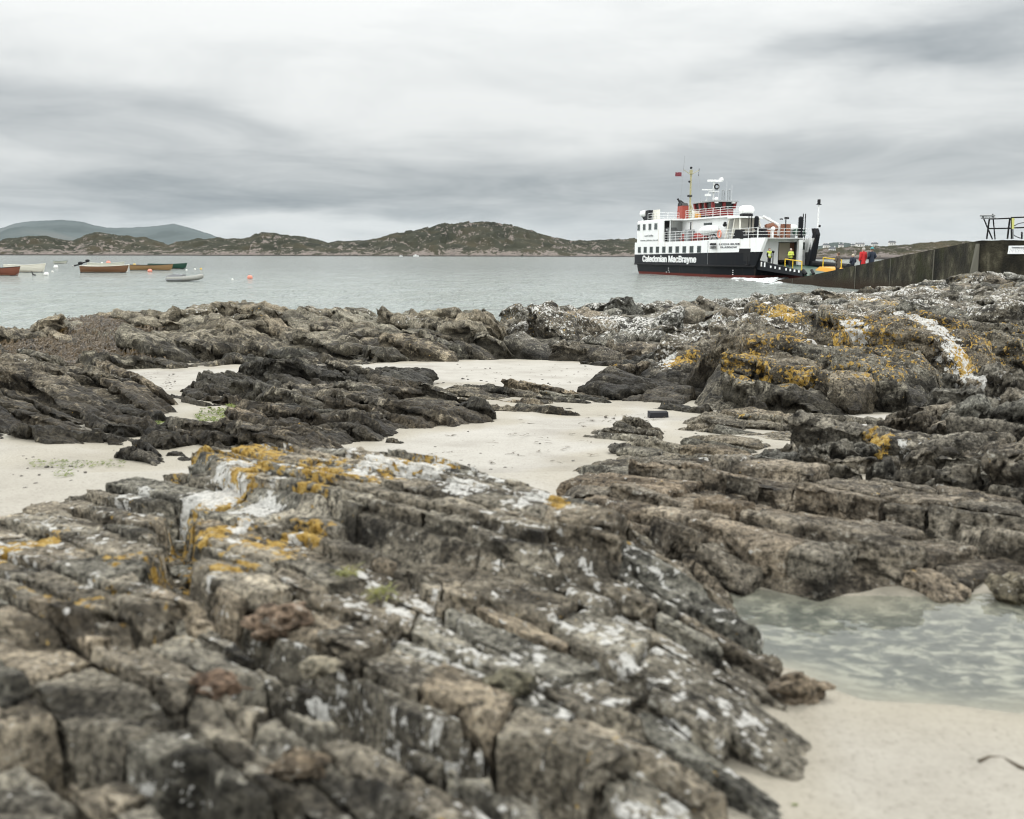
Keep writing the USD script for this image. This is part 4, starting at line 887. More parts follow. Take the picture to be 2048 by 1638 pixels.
def tiny_yacht(px, py, L, label):
    c = at_z(px, py); c = at_y(px, py, 1095)
    t = thing('motor_boat', label, 'boat', (c[0], 1095, 0.0), 0.1)
    put('hull', loft([[(x * L, yy * L * 0.3 * (0.6 + 0.4 * z), z * L * 0.22 - .1) for x, yy in ((-.5, -.4), (.25, -.5), (.5, 0), (.25, .5), (-.5, .4))] for z in (0, 1)]), 'white_paint', t, False)
    put('cabin', box(-.25 * L, .1 * L, -.1 * L, .1 * L, .2 * L, .36 * L), 'white_paint', t, False)
tiny_yacht(832, 511.5, 6, 'white motor boat moored below the highest island hill'); tiny_yacht(802, 511.5, 4, 'small white boat by the far shore, left of the other')

# ------------------------------------------------------------------ the ferry
F0 = at_z(1263, 546.5); F1 = at_z(1450, 555.8); FD = (F1 - F0) / np.linalg.norm(F1 - F0)
FERRY_RZ = math.atan2(FD[1], FD[0]); FN = np.array([-FD[1], FD[0], 0])
def ferry_point(x, y, z): return F0 + FD * x + FN * y + np.array([0, 0, z])
ferry = thing('car_ferry', 'black and white car ferry with a red funnel, bow ramp down on the slipway', 'ferry', F0, FERRY_RZ)
BEAM = 10.0
def side_y(x): return np.where(x > 21.5, 2.2 * (np.clip(x - 21.5, 0, 20) / 8.0) ** 1.35, 0.0)
def half_outline(z, inset, n=26):
    """starboard edge from the middle of the stern to the bow"""
    xe = 28.05 + 0.40 * z; x0 = 0.30 - 0.10 * min(z, 2.5) / 2.5 + inset; r = 0.9
    pts = [(x0, 5.0), (x0, 3.0), (x0, r + inset)]
    for a in np.linspace(0, math.pi / 2, 6)[1:]: pts.append((x0 + r - r * math.cos(a), inset + r - r * math.sin(a)))
    for x in np.linspace(x0 + 2, 21.5, 9): pts.append((x, inset))
    for x in np.linspace(21.5, xe, n)[1:]: pts.append((x, float(side_y(x)) + inset))
    return np.array(pts)
def ring(z, inset):
    h = half_outline(z, inset); p = h[::-1] * [1, -1] + [0, BEAM]
    r = np.vstack([h, p[:-1]]); return np.c_[r, np.full(len(r), z)]
put('hull', loft([ring(-0.9, 0.8), ring(0.28, 0.34)]), 'red_boot_paint', ferry, 30, 'red antifouling below the waterline')
put('hull', loft([ring(0.285, 0.33), ring(1.12, 0.22)]), 'black_paint', ferry, 30)
put('rubbing_strake', loft([ring(1.10, -0.02), ring(1.16, -0.08), ring(1.24, -0.08), ring(1.30, 0.0)]), 'dark_metal', ferry, 30)
def shell(z_low, z_high, thick, x_from=None):
    """the plating from bow round the stern to bow, open at the bow; heights are functions of x"""
    out = []
    for side in (0, 1):
        h0, h1 = half_outline(2.4, 0.0), half_outline(4.0, 0.0); i0, i1 = half_outline(2.4, thick), half_outline(4.0, thick)
        n = len(h0); zl = np.array([z_low(x) for x in h0[:, 0]]); zh = np.array([z_high(x) for x in h1[:, 0]])
        def lay(a, b, z): t = ((z - 2.4) / 1.6)[:, None]; return np.c_[a + (b - a) * t, z]
        A, B, C, D = lay(h0, h1, zl), lay(h0, h1, zh), lay(i0, i1, zh), lay(i0, i1, zl)
        v = np.vstack([A, B, C, D]); f = []
        for k in range(n - 1):
            for a, b in ((0, 1), (1, 2), (2, 3), (3, 0)): f += [[a * n + k, a * n + k + 1, b * n + k + 1], [a * n + k, b * n + k + 1, b * n + k]]
        f += [[n - 1, 2 * n - 1, 3 * n - 1], [n - 1, 3 * n - 1, 4 * n - 1]]
        if side: v = v * [1, -1, 1] + [0, BEAM, 0]
        m = trimesh.Trimesh(v, f, process=False); m.fix_normals(); out.append(m)
    return out
sheer = lambda x: 2.36 + 0.30 * (x / 30) ** 1.3
for s_, m_ in zip(('starboard', 'port'), shell(lambda x: 1.30, sheer, 0.30)): put('side_plating', m_, 'black_paint', ferry, 30, 'black lower side plating')
for s_, m_ in zip(('starboard', 'port'), shell(lambda x: sheer(x) + 0.003, lambda x: 3.84 + 0.22 * max(0, (x - 18) / 12), 0.28)): put('bulwark', m_, 'white_paint', ferry, 30, 'white upper side plating')
put('vehicle_deck', box(9.0, 28.3, 2.0, 8.0, 1.22, 1.34), 'deck_green', ferry, False)
put('vehicle_deck_wall', [box(9, 26.5, 1.7, 1.95, 1.34, 3.7), box(9, 26.5, 8.05, 8.3, 1.34, 3.7), box(8.7, 9, 1.7, 8.3, 1.34, 3.7)], 'white_paint', ferry, False)
put('passenger_deck', [box(9.72, 22.5, 0.30, 9.70, 3.70, 3.80), box(22.502, 26.7, 1.5, 8.5, 3.70, 3.80)], 'grey_metal', ferry, False)
# stern house: lounge block with its windows
def stern_ring(z, ins=0.0):
    r = 0.7; pts = []
    for cx, cy, a0 in ((0.95 + r, 0.05 + r, math.pi), (9.7 - .02, 0.07, None), (9.7 - .02, 9.93, None), (0.95 + r, 9.95 - r, math.pi / 2)):
        if a0 is None: pts.append((cx, cy))
        else:
            for a in np.linspace(0, math.pi / 2, 5): pts.append((cx + r * math.cos(a0 + a * 1), cy + r * math.sin(a0 + a))) if cy < 5 else pts.append((cx + r * math.cos(a0 + a), cy + r * math.sin(a0 + a)))
    return np.array([(x + (ins if x < 5 else -ins * 0), y + (ins if y < 5 else -ins), z) for x, y in pts])
put('stern_house', loft([stern_ring(3.84), stern_ring(6.30), stern_ring(6.50, 0.10)]), 'white_paint', ferry, 20)
def window(x0, x1, z0, z1, y=0.0, n=-1):
    w = put('window', box(x0, x1, y + n * .012, y - n * 0.05, z0, z1), 'window_glass', ferry, False)
    fr = .045
    put('frame', [box(x0 - fr, x1 + fr, y + n * .03, y - n * .03, z1, z1 + fr), box(x0 - fr, x1 + fr, y + n * .03, y - n * .03, z0 - fr, z0), box(x0 - fr, x0, y + n * .03, y - n * .03, z0 + .002, z1 - .002), box(x1, x1 + fr, y + n * .03, y - n * .03, z0 + .002, z1 - .002)], 'grey_metal', w, False)
for k in range(4): window(1.62 + k * 1.78, 2.36 + k * 1.78, 5.36, 6.02, 0.055)
for k in range(10): window(2.05 + k * 1.885, 2.93 + k * 1.885, 2.60, 3.26, 0.0)
put('vent_grille', [box(21.75, 23.3, 0.1, 0.06 - .02, 3.36, 3.56), *[box(21.75, 23.3, .1, .04, 3.0 + .1 * k, 3.05 + .1 * k) for k in range(3)]], 'dark_metal', ferry, False)
for k in range(3): put('stern_fender', bar((0.05, 0.8 + k * .5, 3.0 + .6 * k), (0.05, 0.8 + .5 * k, 3.5 + .6 * k), .14, 8), 'dark_metal', ferry)
put('doorway', box(9.66, 9.72, 0.15, 0.95, 3.9, 6.25), 'dark_metal', ferry, False)
put('companionway_sign', box(9.72, 9.75, 0.3, 0.8, 5.15, 5.35), 'white_paint', ferry, False)
put('deck_stanchion', bar((11.3, 0.15, 3.8), (11.3, 0.15, 6.3), 0.06, 8), 'white_paint', ferry)
put('stair', [box(9.8 + .28 * k, 10.1 + .28 * k, 0.5, 1.5, 3.8, 4.05 + .24 * (6 - k)) for k in range(6)], 'grey_metal', ferry, False)
# deck house and upper deck
put('deck_house', [box(10.6, 16.2, 2.0, 6.2, 3.80, 6.28), box(16.202, 22.1, 2.0, 3.75, 3.80, 6.28)], 'white_paint', ferry, False)
put('upper_deck', [box(9.70, 11.6, 0.08, 9.92, 6.285, 6.46), box(11.602, 16.4, 1.75, 6.4, 6.285, 6.46), box(16.402, 22.4, 1.75, 3.95, 6.285, 6.46)], 'white_paint', ferry, False)
put('slot_window', box(16.3, 18.3, 1.97, 2.05, 5.60, 5.84), 'window_glass', ferry, False)
put('foghorn', [ball((21.7, 1.8, 5.5), .2, 2, (1.2, 1, 1)), bar((21.7, 1.8, 5.5), (22.2, 1.6, 5.65), .17, 8)], 'dark_metal', ferry)
put('locker', box(13.6, 14.7, 0.9, 1.7, 3.8, 5.15), 'grey_metal', ferry, False)
put('exhaust_pipe', bar((14.6, 1.2, 5.1), (14.6, 1.2, 6.0), .07, 8), 'dark_metal', ferry)
put('guard_rail', rails([(9.9, 0.12, 3.82), (16, 0.12, 3.84), (21.5, 0.14, 3.88)], 1.12, 4), 'white_paint', ferry)
put('guard_rail', rails([(21.5, 0.14, 3.88), (25, 0.75, 3.95), (28.6, 2.0, 4.05)], 1.0, 3), 'white_paint', ferry)
put('guard_rail', rails([(11.8, 1.85, 6.46), (17, 1.85, 6.46), (22.2, 1.85, 6.46), (22.2, 3.6, 6.46)], 0.92, 4), 'white_paint', ferry)
put('guard_rail', rails([(2.6, 1.0, 6.5), (5.2, 1.0, 6.5), (5.2, 4.0, 6.5)], 0.9, 3), 'white_paint', ferry)
for k in range(5): put('bench', [box(11.6 + 1.5 * k, 12.9 + 1.5 * k, 1.15, 1.55, 4.15, 4.24), box(11.6 + 1.5 * k, 12.9 + 1.5 * k, 1.55, 1.62, 4.3, 4.75), box(11.8 + 1.5 * k, 11.9 + 1.5 * k, 1.2, 1.5, 3.8, 4.15), box(12.6 + 1.5 * k, 12.7 + 1.5 * k, 1.2, 1.5, 3.8, 4.15)], 'bench_red', ferry, False)
# rescue boat on its cradle
rb = []
for t in np.linspace(0, 1, 13):
    x = 18.1 + 3.7 * t; w = 0.75 * math.sin(math.pi * min(1, .12 + t * .88)) ** .6 + .02; zc = 4.55 + .12 * t; hh = 0.55 * math.sin(math.pi * min(.98, .15 + .83 * t)) ** .5
    rb.append([(x, 1.0 + w * math.cos(a), zc + .35 + hh * math.sin(a)) for a in np.linspace(0, 2 * math.pi, 15)[:-1]])
put('rescue_boat', loft(rb), 'white_paint', ferry, 50)
put('cradle', [bar((18.8, .6, 3.8), (19.0, 1.0, 4.6), .06), bar((18.8, 1.5, 3.8), (19.0, 1.0, 4.6), .06), bar((21, .6, 3.8), (20.8, 1.0, 4.6), .06), bar((21, 1.5, 3.8), (20.8, 1.0, 4.6), .06), bar((18, 1, 4.9), (19.4, .35, 4.95), .05)], 'dark_metal', ferry)
for x in (23.3,): 
    tor = trimesh.creation.torus(.36, .08, 16, 8); tor.apply_transform(trimesh.transformations.rotation_matrix(math.pi / 2, [1, 0, 0])); tor.apply_translation((x, .42, 4.5)); put('lifebuoy', tor, 'buoy_orange', ferry)
put('bollard_frame', loft([[(25.3, .9, 3.95), (26.9, 1.25, 3.95), (26.9, 1.75, 3.95), (25.3, 1.4, 3.95)], [(25.75, .95, 4.9), (26.6, 1.15, 4.9), (26.6, 1.55, 4.9), (25.75, 1.35, 4.9)]]), 'dark_metal', ferry, False)
# funnel, mast, wheelhouse
fn = put('funnel', loft([[(4.1, 4.2, 6.5), (5.7, 4.2, 6.5), (5.7, 5.05, 6.5), (4.1, 5.05, 6.5)], [(4.2, 4.22, 8.27), (5.62, 4.22, 8.27), (5.62, 5.03, 8.27), (4.2, 5.03, 8.27)]]), 'funnel_red', ferry, False)
put('funnel_top', [loft([[(4.18, 4.2, 8.275), (5.64, 4.2, 8.275), (5.64, 5.05, 8.275), (4.18, 5.05, 8.275)], [(4.3, 4.25, 8.7), (5.3, 4.25, 8.6), (5.3, 5.0, 8.6), (4.3, 5.0, 8.7)]]), bar((4.6, 4.4, 8.6), (4.2, 4.2, 9.15), .12, 8), bar((4.9, 4.7, 8.6), (4.5, 4.4, 8.95), .10, 8)], 'dark_metal', fn)
mast = put('mast', [trimesh.creation.cylinder(.11, segment=((6.1, 5, 6.46), (6.1, 5, 12.3)), sections=10), bar((6.1, 5, 8.6), (5.6, 5.6, 6.5), .06), bar((6.1, 5, 8.6), (6.9, 5.5, 6.5), .06), bar((6.1, 5, 12.0), (6.1, 5, 12.5), .2, 8), bar((6.1, 5, 11.9), (6.1, 4.0, 12.5), .035), bar((6.1, 5, 11.9), (6.1, 6.0, 12.5), .035)], 'mast_yellow', ferry)
put('mast_lamp', [ball((6.1, 5, 12.75), .15), ball((6.2, 4.75, 11.1), .13), ball((6.2, 4.65, 9.4), .13), box(6.0, 6.3, 4.85, 5.15, 9.3, 9.5)], 'dark_metal', mast)
put('aerial', [bar((6.1, 4.0, 12.5), (6.1, 4.1, 14.1), .02, 5)], 'grey_metal', mast); put('aerial', [bar((6.1, 6.0, 11.8), (6.1, 6.05, 12.7), .03, 5)], 'dark_metal', mast)
put('signal_halyard', [bar((6.1, 4.0, 12.5), (5.6, 3.75, 6.5), .012, 4), bar((6.1, 6.0, 12.5), (8.0, 5.5, 8.3), .012, 4)], 'grey_metal', mast)
fl = trimesh.creation.box((0.04, .82, .48)); fl = fl.subdivide().subdivide().subdivide(); fl.vertices[:, 0] += .08 * np.sin(fl.vertices[:, 1] * 8); fl.apply_translation((5.95, 3.42, 11.95)); put('ensign', fl, 'flag_red', ferry)
def slab4(x0, x1, y0, y1, z0, z1, lean=0.0): return loft([[(x0, y0, z0), (x1, y0, z0), (x1, y1, z0), (x0, y1, z0)], [(x0 - lean, y0 - lean, z1), (x1 + lean, y0 - lean, z1), (x1 + lean, y1 + lean, z1), (x0 - lean, y1 + lean, z1)]])
wh = put('wheelhouse', slab4(11.5, 15.9, 3.25, 5.75, 6.46, 7.42), 'house_red', ferry, False)
put('skirting', slab4(11.46, 15.94, 3.21, 5.79, 6.463, 6.72), 'dark_metal', wh, False)
put('glazing', slab4(11.56, 15.84, 3.31, 5.69, 7.423, 8.2, 0.12), 'window_glass', wh, False)
for x, y in ((11.5, 3.25), (12.8, 3.25), (14.2, 3.25), (15.9, 3.25), (15.9, 4.5), (15.9, 5.75), (11.5, 5.75)):
    ox, oy = (-.12 if x < 12 else .12 if x > 15 else 0), (-.12 if y < 4 else .12 if y > 5 else 0)
    put('window_post', loft([[(x + a * .16, y + b * .16, 7.42) for a, b in ((-1, -1), (1, -1), (1, 1), (-1, 1))], [(x + ox + a * .16, y + oy + b * .16, 8.2) for a, b in ((-1, -1), (1, -1), (1, 1), (-1, 1))]]), 'house_red', wh, False)
put('roof', slab4(11.0, 16.5, 2.85, 6.15, 8.2, 8.36, -.1), 'grey_metal', wh, False)
put('searchlight', [ball((16.3, 3.4, 8.5), .22, 2), box(16.2, 16.45, 3.2, 3.6, 8.05, 8.3)], 'white_paint', ferry); put('searchlight', [box(16.2, 16.45, 5.3, 5.7, 8.05, 8.3)], 'white_paint', ferry)
rd = put('radar_mast', [bar((14.5, 3.9, 8.3), (14.5, 3.95, 10.6), .10, 8), box(14.2, 14.8, 3.4, 4.5, 9.35, 9.42), bar((14.3, 3.1, 8.3), (14.4, 3.5, 9.5), .05), box(14.3, 14.7, 2.95, 3.55, 8.9, 9.15)], 'white_paint', ferry)
put('radar_scanner', [slab4(14.3, 14.7, 3.2, 4.8, 10.5, 10.72), slab4(14.35, 14.6, 2.55, 3.9, 9.55, 9.66), ball((14.5, 4.85, 10.75), .25)], 'white_paint', rd)
lz = trimesh.creation.torus(.26, .09, 14, 8); lz.apply_transform(trimesh.transformations.rotation_matrix(math.pi / 2, [0, 1, 0])); lz.apply_translation((14.8, 4.15, 9.95)); put('loudhailer', lz, 'dark_metal', rd)
for y, z in ((4.5, 9.5), (4.75, 9.5), (5.2, 9.55), (5.45, 9.55)): put('roof_frame', bar((15.5, y, 8.3), (15.5, y, z), .035, 6), 'grey_metal', ferry)
put('roof_frame', [bar((15.5, 4.5, 9.5), (15.5, 4.75, 9.5), .035, 6), bar((15.5, 5.2, 9.55), (15.5, 5.45, 9.55), .035, 6)], 'grey_metal', ferry)
for y, z in ((5.3, 10.6), (5.7, 9.8), (5.95, 10.2), (4.3, 11.0)): put('whip_aerial', bar((15.0, y, 8.3), (15.0, y, z), .012, 4), 'white_paint', ferry)
put('lifejacket_box', [box(12.9, 13.5, 2.1, 2.7, 6.5, 7.3)], 'cream_paint', ferry, False); put('lifejacket_box', [box(13.7, 14.2, 2.1, 2.6, 6.5, 7.0)], 'orange_steel', ferry, False)
# life raft canisters
def canister(c, axis, L, r):
    a = np.array(axis, float); c = np.array(c, float)
    return [trimesh.creation.capsule(L - 2 * r, r, count=[12, 14]).apply_transform(trimesh.geometry.align_vectors([0, 0, 1], a)).apply_translation(c - a * (L - 2 * r) / 2 * 0)]
put('life_raft', canister((0.6, 1.4, 7.45), (1, 0, 0), 2.2, .42), 'white_paint', ferry); put('life_raft', canister((23.6, 3.3, 7.0), (0, 1, 0), 1.7, .45), 'white_paint', ferry)
put('raft_cradle', [box(0.9, 2.1, 1.1, 1.8, 6.5, 7.05), bar((0.2, 1.2, 7.1), (1.2, 1.3, 6.5), .08), box(23.3, 23.9, 2.7, 3.9, 6.35, 6.6)], 'dark_metal', ferry)
put('winch', [box(1.7, 2.9, 1.0, 1.7, 6.6, 7.8), ball((2.9, 1.2, 7.2), .3)], 'dark_metal', ferry); put('screen', box(2.9, 5.0, 1.5, 1.56, 6.5, 7.8), 'cream_paint', ferry, False)
put('forward_platform', [box(22.42, 25.2, 1.7, 4.2, 6.12, 6.28), box(24.2, 24.6, 4.202, 5.6, 6.05, 6.2), bar((24.4, 5.5, 6.05), (24.4, 5.5, 4.0), .05)], 'white_paint', ferry, False)
for a, b in (((22.6, 1.9), (22.3, 1.6)), ((24.9, 1.9), (25.4, 1.7)), ((24.9, 4.0), (25.4, 4.3)), ((23.8, 1.9), (23.5, 1.7))): put('platform_leg', bar((b[0], b[1], 3.8), (a[0], a[1], 6.15), .09, 8), 'cream_paint', ferry)
put('casing', slab4(22.45, 24.0, 2.4, 4.6, 3.8, 6.11, -.06), 'cream_paint', ferry, False)
# bow: bulkhead, opening, gantry posts and gear on the foredeck
put('bow_bulkhead', [box(26.72, 26.98, 1.75, 5.25, 1.34, 3.66), box(26.72, 26.98, 1.75, 8.4, 3.662, 4.0), box(26.72, 26.98, 7.5, 8.4, 1.34, 2.85), box(26.72, 26.98, 8.3, 8.4, 2.852, 3.66)], 'white_paint', ferry, False)
put('porthole_window', box(26.9, 26.96, 7.7, 8.3, 2.9, 3.65), 'window_glass', ferry, False)
put('bow_pillar', box(27.75, 28.15, 6.92, 7.36, 1.34, 3.9), 'white_paint', ferry, False)
for a in ((7.14, 27.9, 3.9, 6.2, .24), (3.62, 25.2, 5.0, 6.3, .24)): put('ramp_cylinder', [bar((a[1], a[0], a[2]), (a[1], a[0], a[3] - .2), a[4], 12), ball((a[1], a[0], a[3] - .2), a[4])], 'black_paint', ferry)
for y, x, z in ((2.75, 25.2, 6.5), (3.05, 25.2, 6.5), (7.4, 27.9, 6.5), (7.65, 27.9, 6.5)): put('guide_post', bar((x, y, 3.9), (x, y, z), .05, 6), 'dark_metal', ferry)
put('foredeck', box(26.99, 28.2, 2.1, 7.9, 4.0, 4.06), 'white_paint', ferry, False)
put('guard_rail', rails([(28.1, 2.2, 4.06), (28.1, 5.2, 4.06), (28.1, 7.9, 4.06)], 0.95, 3), 'white_paint', ferry)
for x, y, z in ((24.9, 6.9, 3.9), (26.3, 4.9, 4.06), (23.6, 6.4, 3.82)): put('ventilator', [bar((x, y, z), (x, y, z + .9), .12, 10), ball((x + .08, y, z + .95), .22)], 'white_paint', ferry)
put('guard_rail', rails([(22.5, 9.3, 3.88), (25, 8.9, 3.95), (28.4, 7.95, 4.05)], 1.0, 3), 'white_paint', ferry)
put('deck_locker', box(23.2, 24.4, 5.0, 6.1, 3.82, 4.75), 'white_paint', ferry, False); put('deck_locker', box(24.6, 25.0, 7.1, 8.3, 3.82, 4.9), 'grey_metal', ferry, False)
put('deck_crane', [bar((25.0, 4.45, 6.3), (25.4, 6.0, 5.45), .14, 10), box(25.0, 25.6, 5.8, 6.5, 3.9, 5.4), bar((25.2, 5.2, 5.2), (25.3, 6.0, 4.6), .12, 8)], 'white_paint', ferry)
put('anchor_windlass', [bar((25.6, 4.3, 4.5), (25.6, 5.6, 4.5), .42, 14), box(25.3, 25.9, 4.0, 5.9, 3.9, 4.3), bar((25.4, 4.6, 5.2), (25.4, 5.5, 5.4), .28, 10), ball((25.5, 5.6, 5.1), .35)], 'rusty_metal', ferry)
put('gear_stack', [box(25.8, 26.6, 3.0, 4.2, 3.85, 4.7), ball((26.0, 3.4, 4.9), .35), ball((26.1, 4.0, 4.85), .3), box(25.8, 26.3, 2.2, 2.7, 3.85, 4.6)], 'dark_metal', ferry)
put('liferaft_rack', [box(25.9, 26.4, 6.0, 6.9, 4.0, 5.5)], 'rusty_metal', ferry, False, 'faded red ladder rack')
put('life_raft', canister((26.0, 7.25, 5.15), (0, 1, 0), 1.3, .30), 'white_paint', ferry)
put('net_bundle', [ball((26.2, 7.8, 4.7), .5, 2, (1, 1, .8)), ball((26.2, 8.4, 4.6), .4)], 'deck_green', ferry)
put('flood_lamp', [bar((26.5, 6.25, 4.0), (26.5, 6.25, 6.0), .05), box(26.4, 26.6, 6.1, 6.55, 6.0, 6.2), box(26.4, 26.6, 5.6, 5.85, 5.92, 6.05)], 'dark_metal', ferry, False)
put('bow_mast', [bar((28.9, 8.45, 4.0), (28.9, 8.5, 7.4), .07, 8)], 'white_paint', ferry); put('bow_lamp', [bar((28.9, 8.5, 7.4), (28.9, 8.5, 7.9), .16, 10), box(28.7, 29.1, 8.3, 8.7, 7.36, 7.42), ball((28.9, 8.7, 5.25), .13)], 'dark_metal', ferry)
put('ramp_buttress', loft([[(28.4, 7.55, 1.3), (29.0, 7.55, 1.3), (29.0, 8.3, 1.3), (28.4, 8.3, 1.3)], [(29.2, 7.75, 4.4), (29.9, 7.75, 4.4), (29.9, 8.2, 4.4), (29.2, 8.2, 4.4)], [(29.2, 7.6, 5.0), (29.7, 7.6, 5.0), (29.7, 8.1, 5.0), (29.2, 8.1, 5.0)]]), 'black_paint', ferry, False)
put('anchor_pocket', [loft([[(x, float(side_y(x)) - .015, z0), (x, float(side_y(x)) + .2, z0), (x, float(side_y(x)) + .2, z1), (x, float(side_y(x)) - .015, z1)] for x in np.linspace(a, b, 6)]) for a, b, z0, z1 in ((26.4, 27.9, 2.52, 2.98), (27.0, 27.9, 1.7, 2.515))], 'dark_metal', ferry, False)
put('anchor', [bar((27.5, 1.48, 1.3), (27.5, 1.5, 2.2), .06), bar((27.1, 1.38, 1.45), (27.5, 1.48, 1.3), .06), bar((27.9, 1.58, 1.45), (27.5, 1.48, 1.3), .06)], 'dark_metal', ferry)
# ramp
R0, R1, RZ0, RZ1, RL = 28.3, 36.8, 1.30, 0.72, 8.5
ramp = put('bow_ramp', loft([[(R0, 2.3, RZ0 - .25), (R0, 7.7, RZ0 - .25), (R0, 7.7, RZ0), (R0, 2.3, RZ0)], [(R1, 2.3, RZ1 - .25), (R1, 7.7, RZ1 - .25), (R1, 7.7, RZ1), (R1, 2.3, RZ1)], [(R1 + 1.3, 2.5, RZ1 - .62), (R1 + 1.3, 7.5, RZ1 - .62), (R1 + 1.3, 7.5, RZ1 - .56), (R1 + 1.3, 2.5, RZ1 - .56)]]), 'deck_green', ferry, False)
for y in (2.12, 7.7):
    put('ramp_side', loft([[(R0, y, RZ0 - .4), (R0, y + .18, RZ0 - .4), (R0, y + .18, RZ0 + .55), (R0, y, RZ0 + .55)], [(R1 + .2, y, RZ1 - .35), (R1 + .2, y + .18, RZ1 - .35), (R1 + .2, y + .18, RZ1 + .15), (R1 + .2, y, RZ1 + .15)]]), 'black_paint', ramp, False)
for k, u in enumerate((.12, .2, .34, .44, .54, .68, .77, .86, .95)): put('side_opening', box(R0 + RL * u - .12, R0 + RL * u + .12, 2.09, 2.13, RZ0 + (RZ1 - RZ0) * u - .02, RZ0 + (RZ1 - RZ0) * u + (.42 if k < 2 else .2)), 'white_paint', ramp, False)
put('ramp_end_fender', [bar((R1 + .1, 2.2, RZ1 + .25), (R1 + .5, 2.3, RZ1 - .1), .16, 8), bar((R1 + .1, 3.1, RZ1 + .25), (R1 + .5, 3.1, RZ1 - .1), .14, 8)], 'dark_metal', ramp)
put('hand_rail', pipe([(33.0, 2.6, .95), (33.0, 2.6, 1.95), (36.0, 2.6, 1.75), (36.0, 2.6, .72)], .05, 8) + [bar((34.4, 2.6, .85), (34.4, 2.6, 1.85), .045, 8)], 'safety_yellow', ramp)
put('hand_rail', pipe([(33.2, 6.6, .95), (33.2, 6.6, 2.1), (36.3, 6.6, 1.9), (36.3, 6.6, .72)], .05, 8), 'safety_yellow', ramp)
put('wheel_step', loft([[(34.0, 5.2, .86), (36.8, 5.2, .70), (36.8, 7.0, .70), (34.0, 7.0, .86)], [(34.4, 5.5, 1.25), (36.5, 5.5, 1.1), (36.5, 7.0, 1.1), (34.4, 7.0, 1.25)]]), 'orange_steel', ramp, False)
put('fender_tyre', bar((29.5, 7.9, 1.5), (35.5, 7.9, 1.25), .3, 10), 'dark_metal', ferry)
put('stop_post', [bar((29.6, 3.2, 1.3), (29.6, 3.2, 2.6), .05, 6), ball((29.6, 3.2, 2.65), .14)], 'dark_metal', ferry)
# lettering
def side_letters(name, text, h, w, x, z, mat, bold=True, y=0.0, heavy=0.0):
    m = wall_text(text, h, w, bold)
    if heavy: m = trimesh.util.concatenate([m.copy().apply_translation((dx, dy, 0.002 * k)) for k, (dx, dy) in enumerate(((0, 0), (heavy, 0), (-heavy, 0), (heavy * .5, heavy * .35), (-heavy * .5, -heavy * .35)))])
    v = m.vertices; tx = x + v[:, 0]
    sy = side_y(tx) if y == 0.0 else np.full(len(tx), y)
    m.vertices = np.c_[tx, sy - 0.006 - v[:, 2], z + v[:, 1]]
    return put(name, m, mat, ferry, False)
side_letters('company_lettering', 'Caledonian MacBrayne', 0.68, 15.2, 3.6, 1.52, 'white_paint', heavy=0.05)
side_letters('name_lettering', 'LOCH BUIE', 0.17, 3.0, 23.5, 3.36, 'sign_ink'); side_letters('port_lettering', 'GLASGOW', 0.17, 2.4, 23.7, 3.04, 'sign_ink')
side_letters('gaelic_name_lettering', 'Loch Buidhe', 0.22, 2.6, 4.0, 4.52, 'grey_metal', False, 0.05); side_letters('address_lettering', 'www.calmac.co.uk', 0.20, 5.6, 2.6, 3.98, 'grey_metal', False, 0.05)
for x, z in ((10.9, .55), (10.9, .80), (10.3, .33), (11.1, .33), (25.3, .34), (25.3, .55), (25.3, .76)): put('draught_mark', box(x - .10, x + .10, float(side_y(x)) + .25, float(side_y(x)) + .30, z - .05, z + .05), 'white_paint', ferry, False)
put('plate_seam', box(21.55, 21.60, -.02, .02, 1.35, 3.8), 'grey_metal', ferry, False)
# the van on the vehicle deck
van = thing('box_van', 'beige box van parked behind the open bow of the ferry', 'van', ferry_point(25.0, 6.4, 1.34), FERRY_RZ)
put('body', box(-4, 1.2, -.62, .62, .45, 2.28), 'van_beige', van, False); put('bumper', box(1.21, 1.32, -.6, .6, .3, .5), 'dark_metal', van, False); put('side_panel', box(0.2, 1.19, .64, 1.15, .3, 2.3), 'rusty_metal', van, False)
for x in (-3, .5):
    for y in (-.6, .6): put('wheel', bar((x, y - .1, .35), (x, y + .1, .35), .34, 14), 'dark_metal', van)
# wash at the bow
fm = trimesh.creation.icosphere(1, 1.0)
wash = []
rg = np.random.default_rng(8)
for k in range(150):
    a = rg.random(); p = at_z(1300 + 0, 560)
    px_, py_ = rg.uniform(1465, 1572), 0; py_ = 557 + 6 * math.exp(-((px_ - 1540) / 30) ** 2) + rg.normal() * 1.8
    c = at_z(px_, py_); s = rg.uniform(.06, .24); q = fm.copy(); q.apply_scale((s * 1.6, s, s * .5)); q.apply_translation((c[0], c[1], rg.uniform(-.05, .25 * math.exp(-((px_ - 1545) / 22) ** 2)))); wash.append(q)
put('wash_foam', wash, 'foam_white', None, True, 'white wash churned up at the foot of the ferry ramp', None, None, 'stuff')

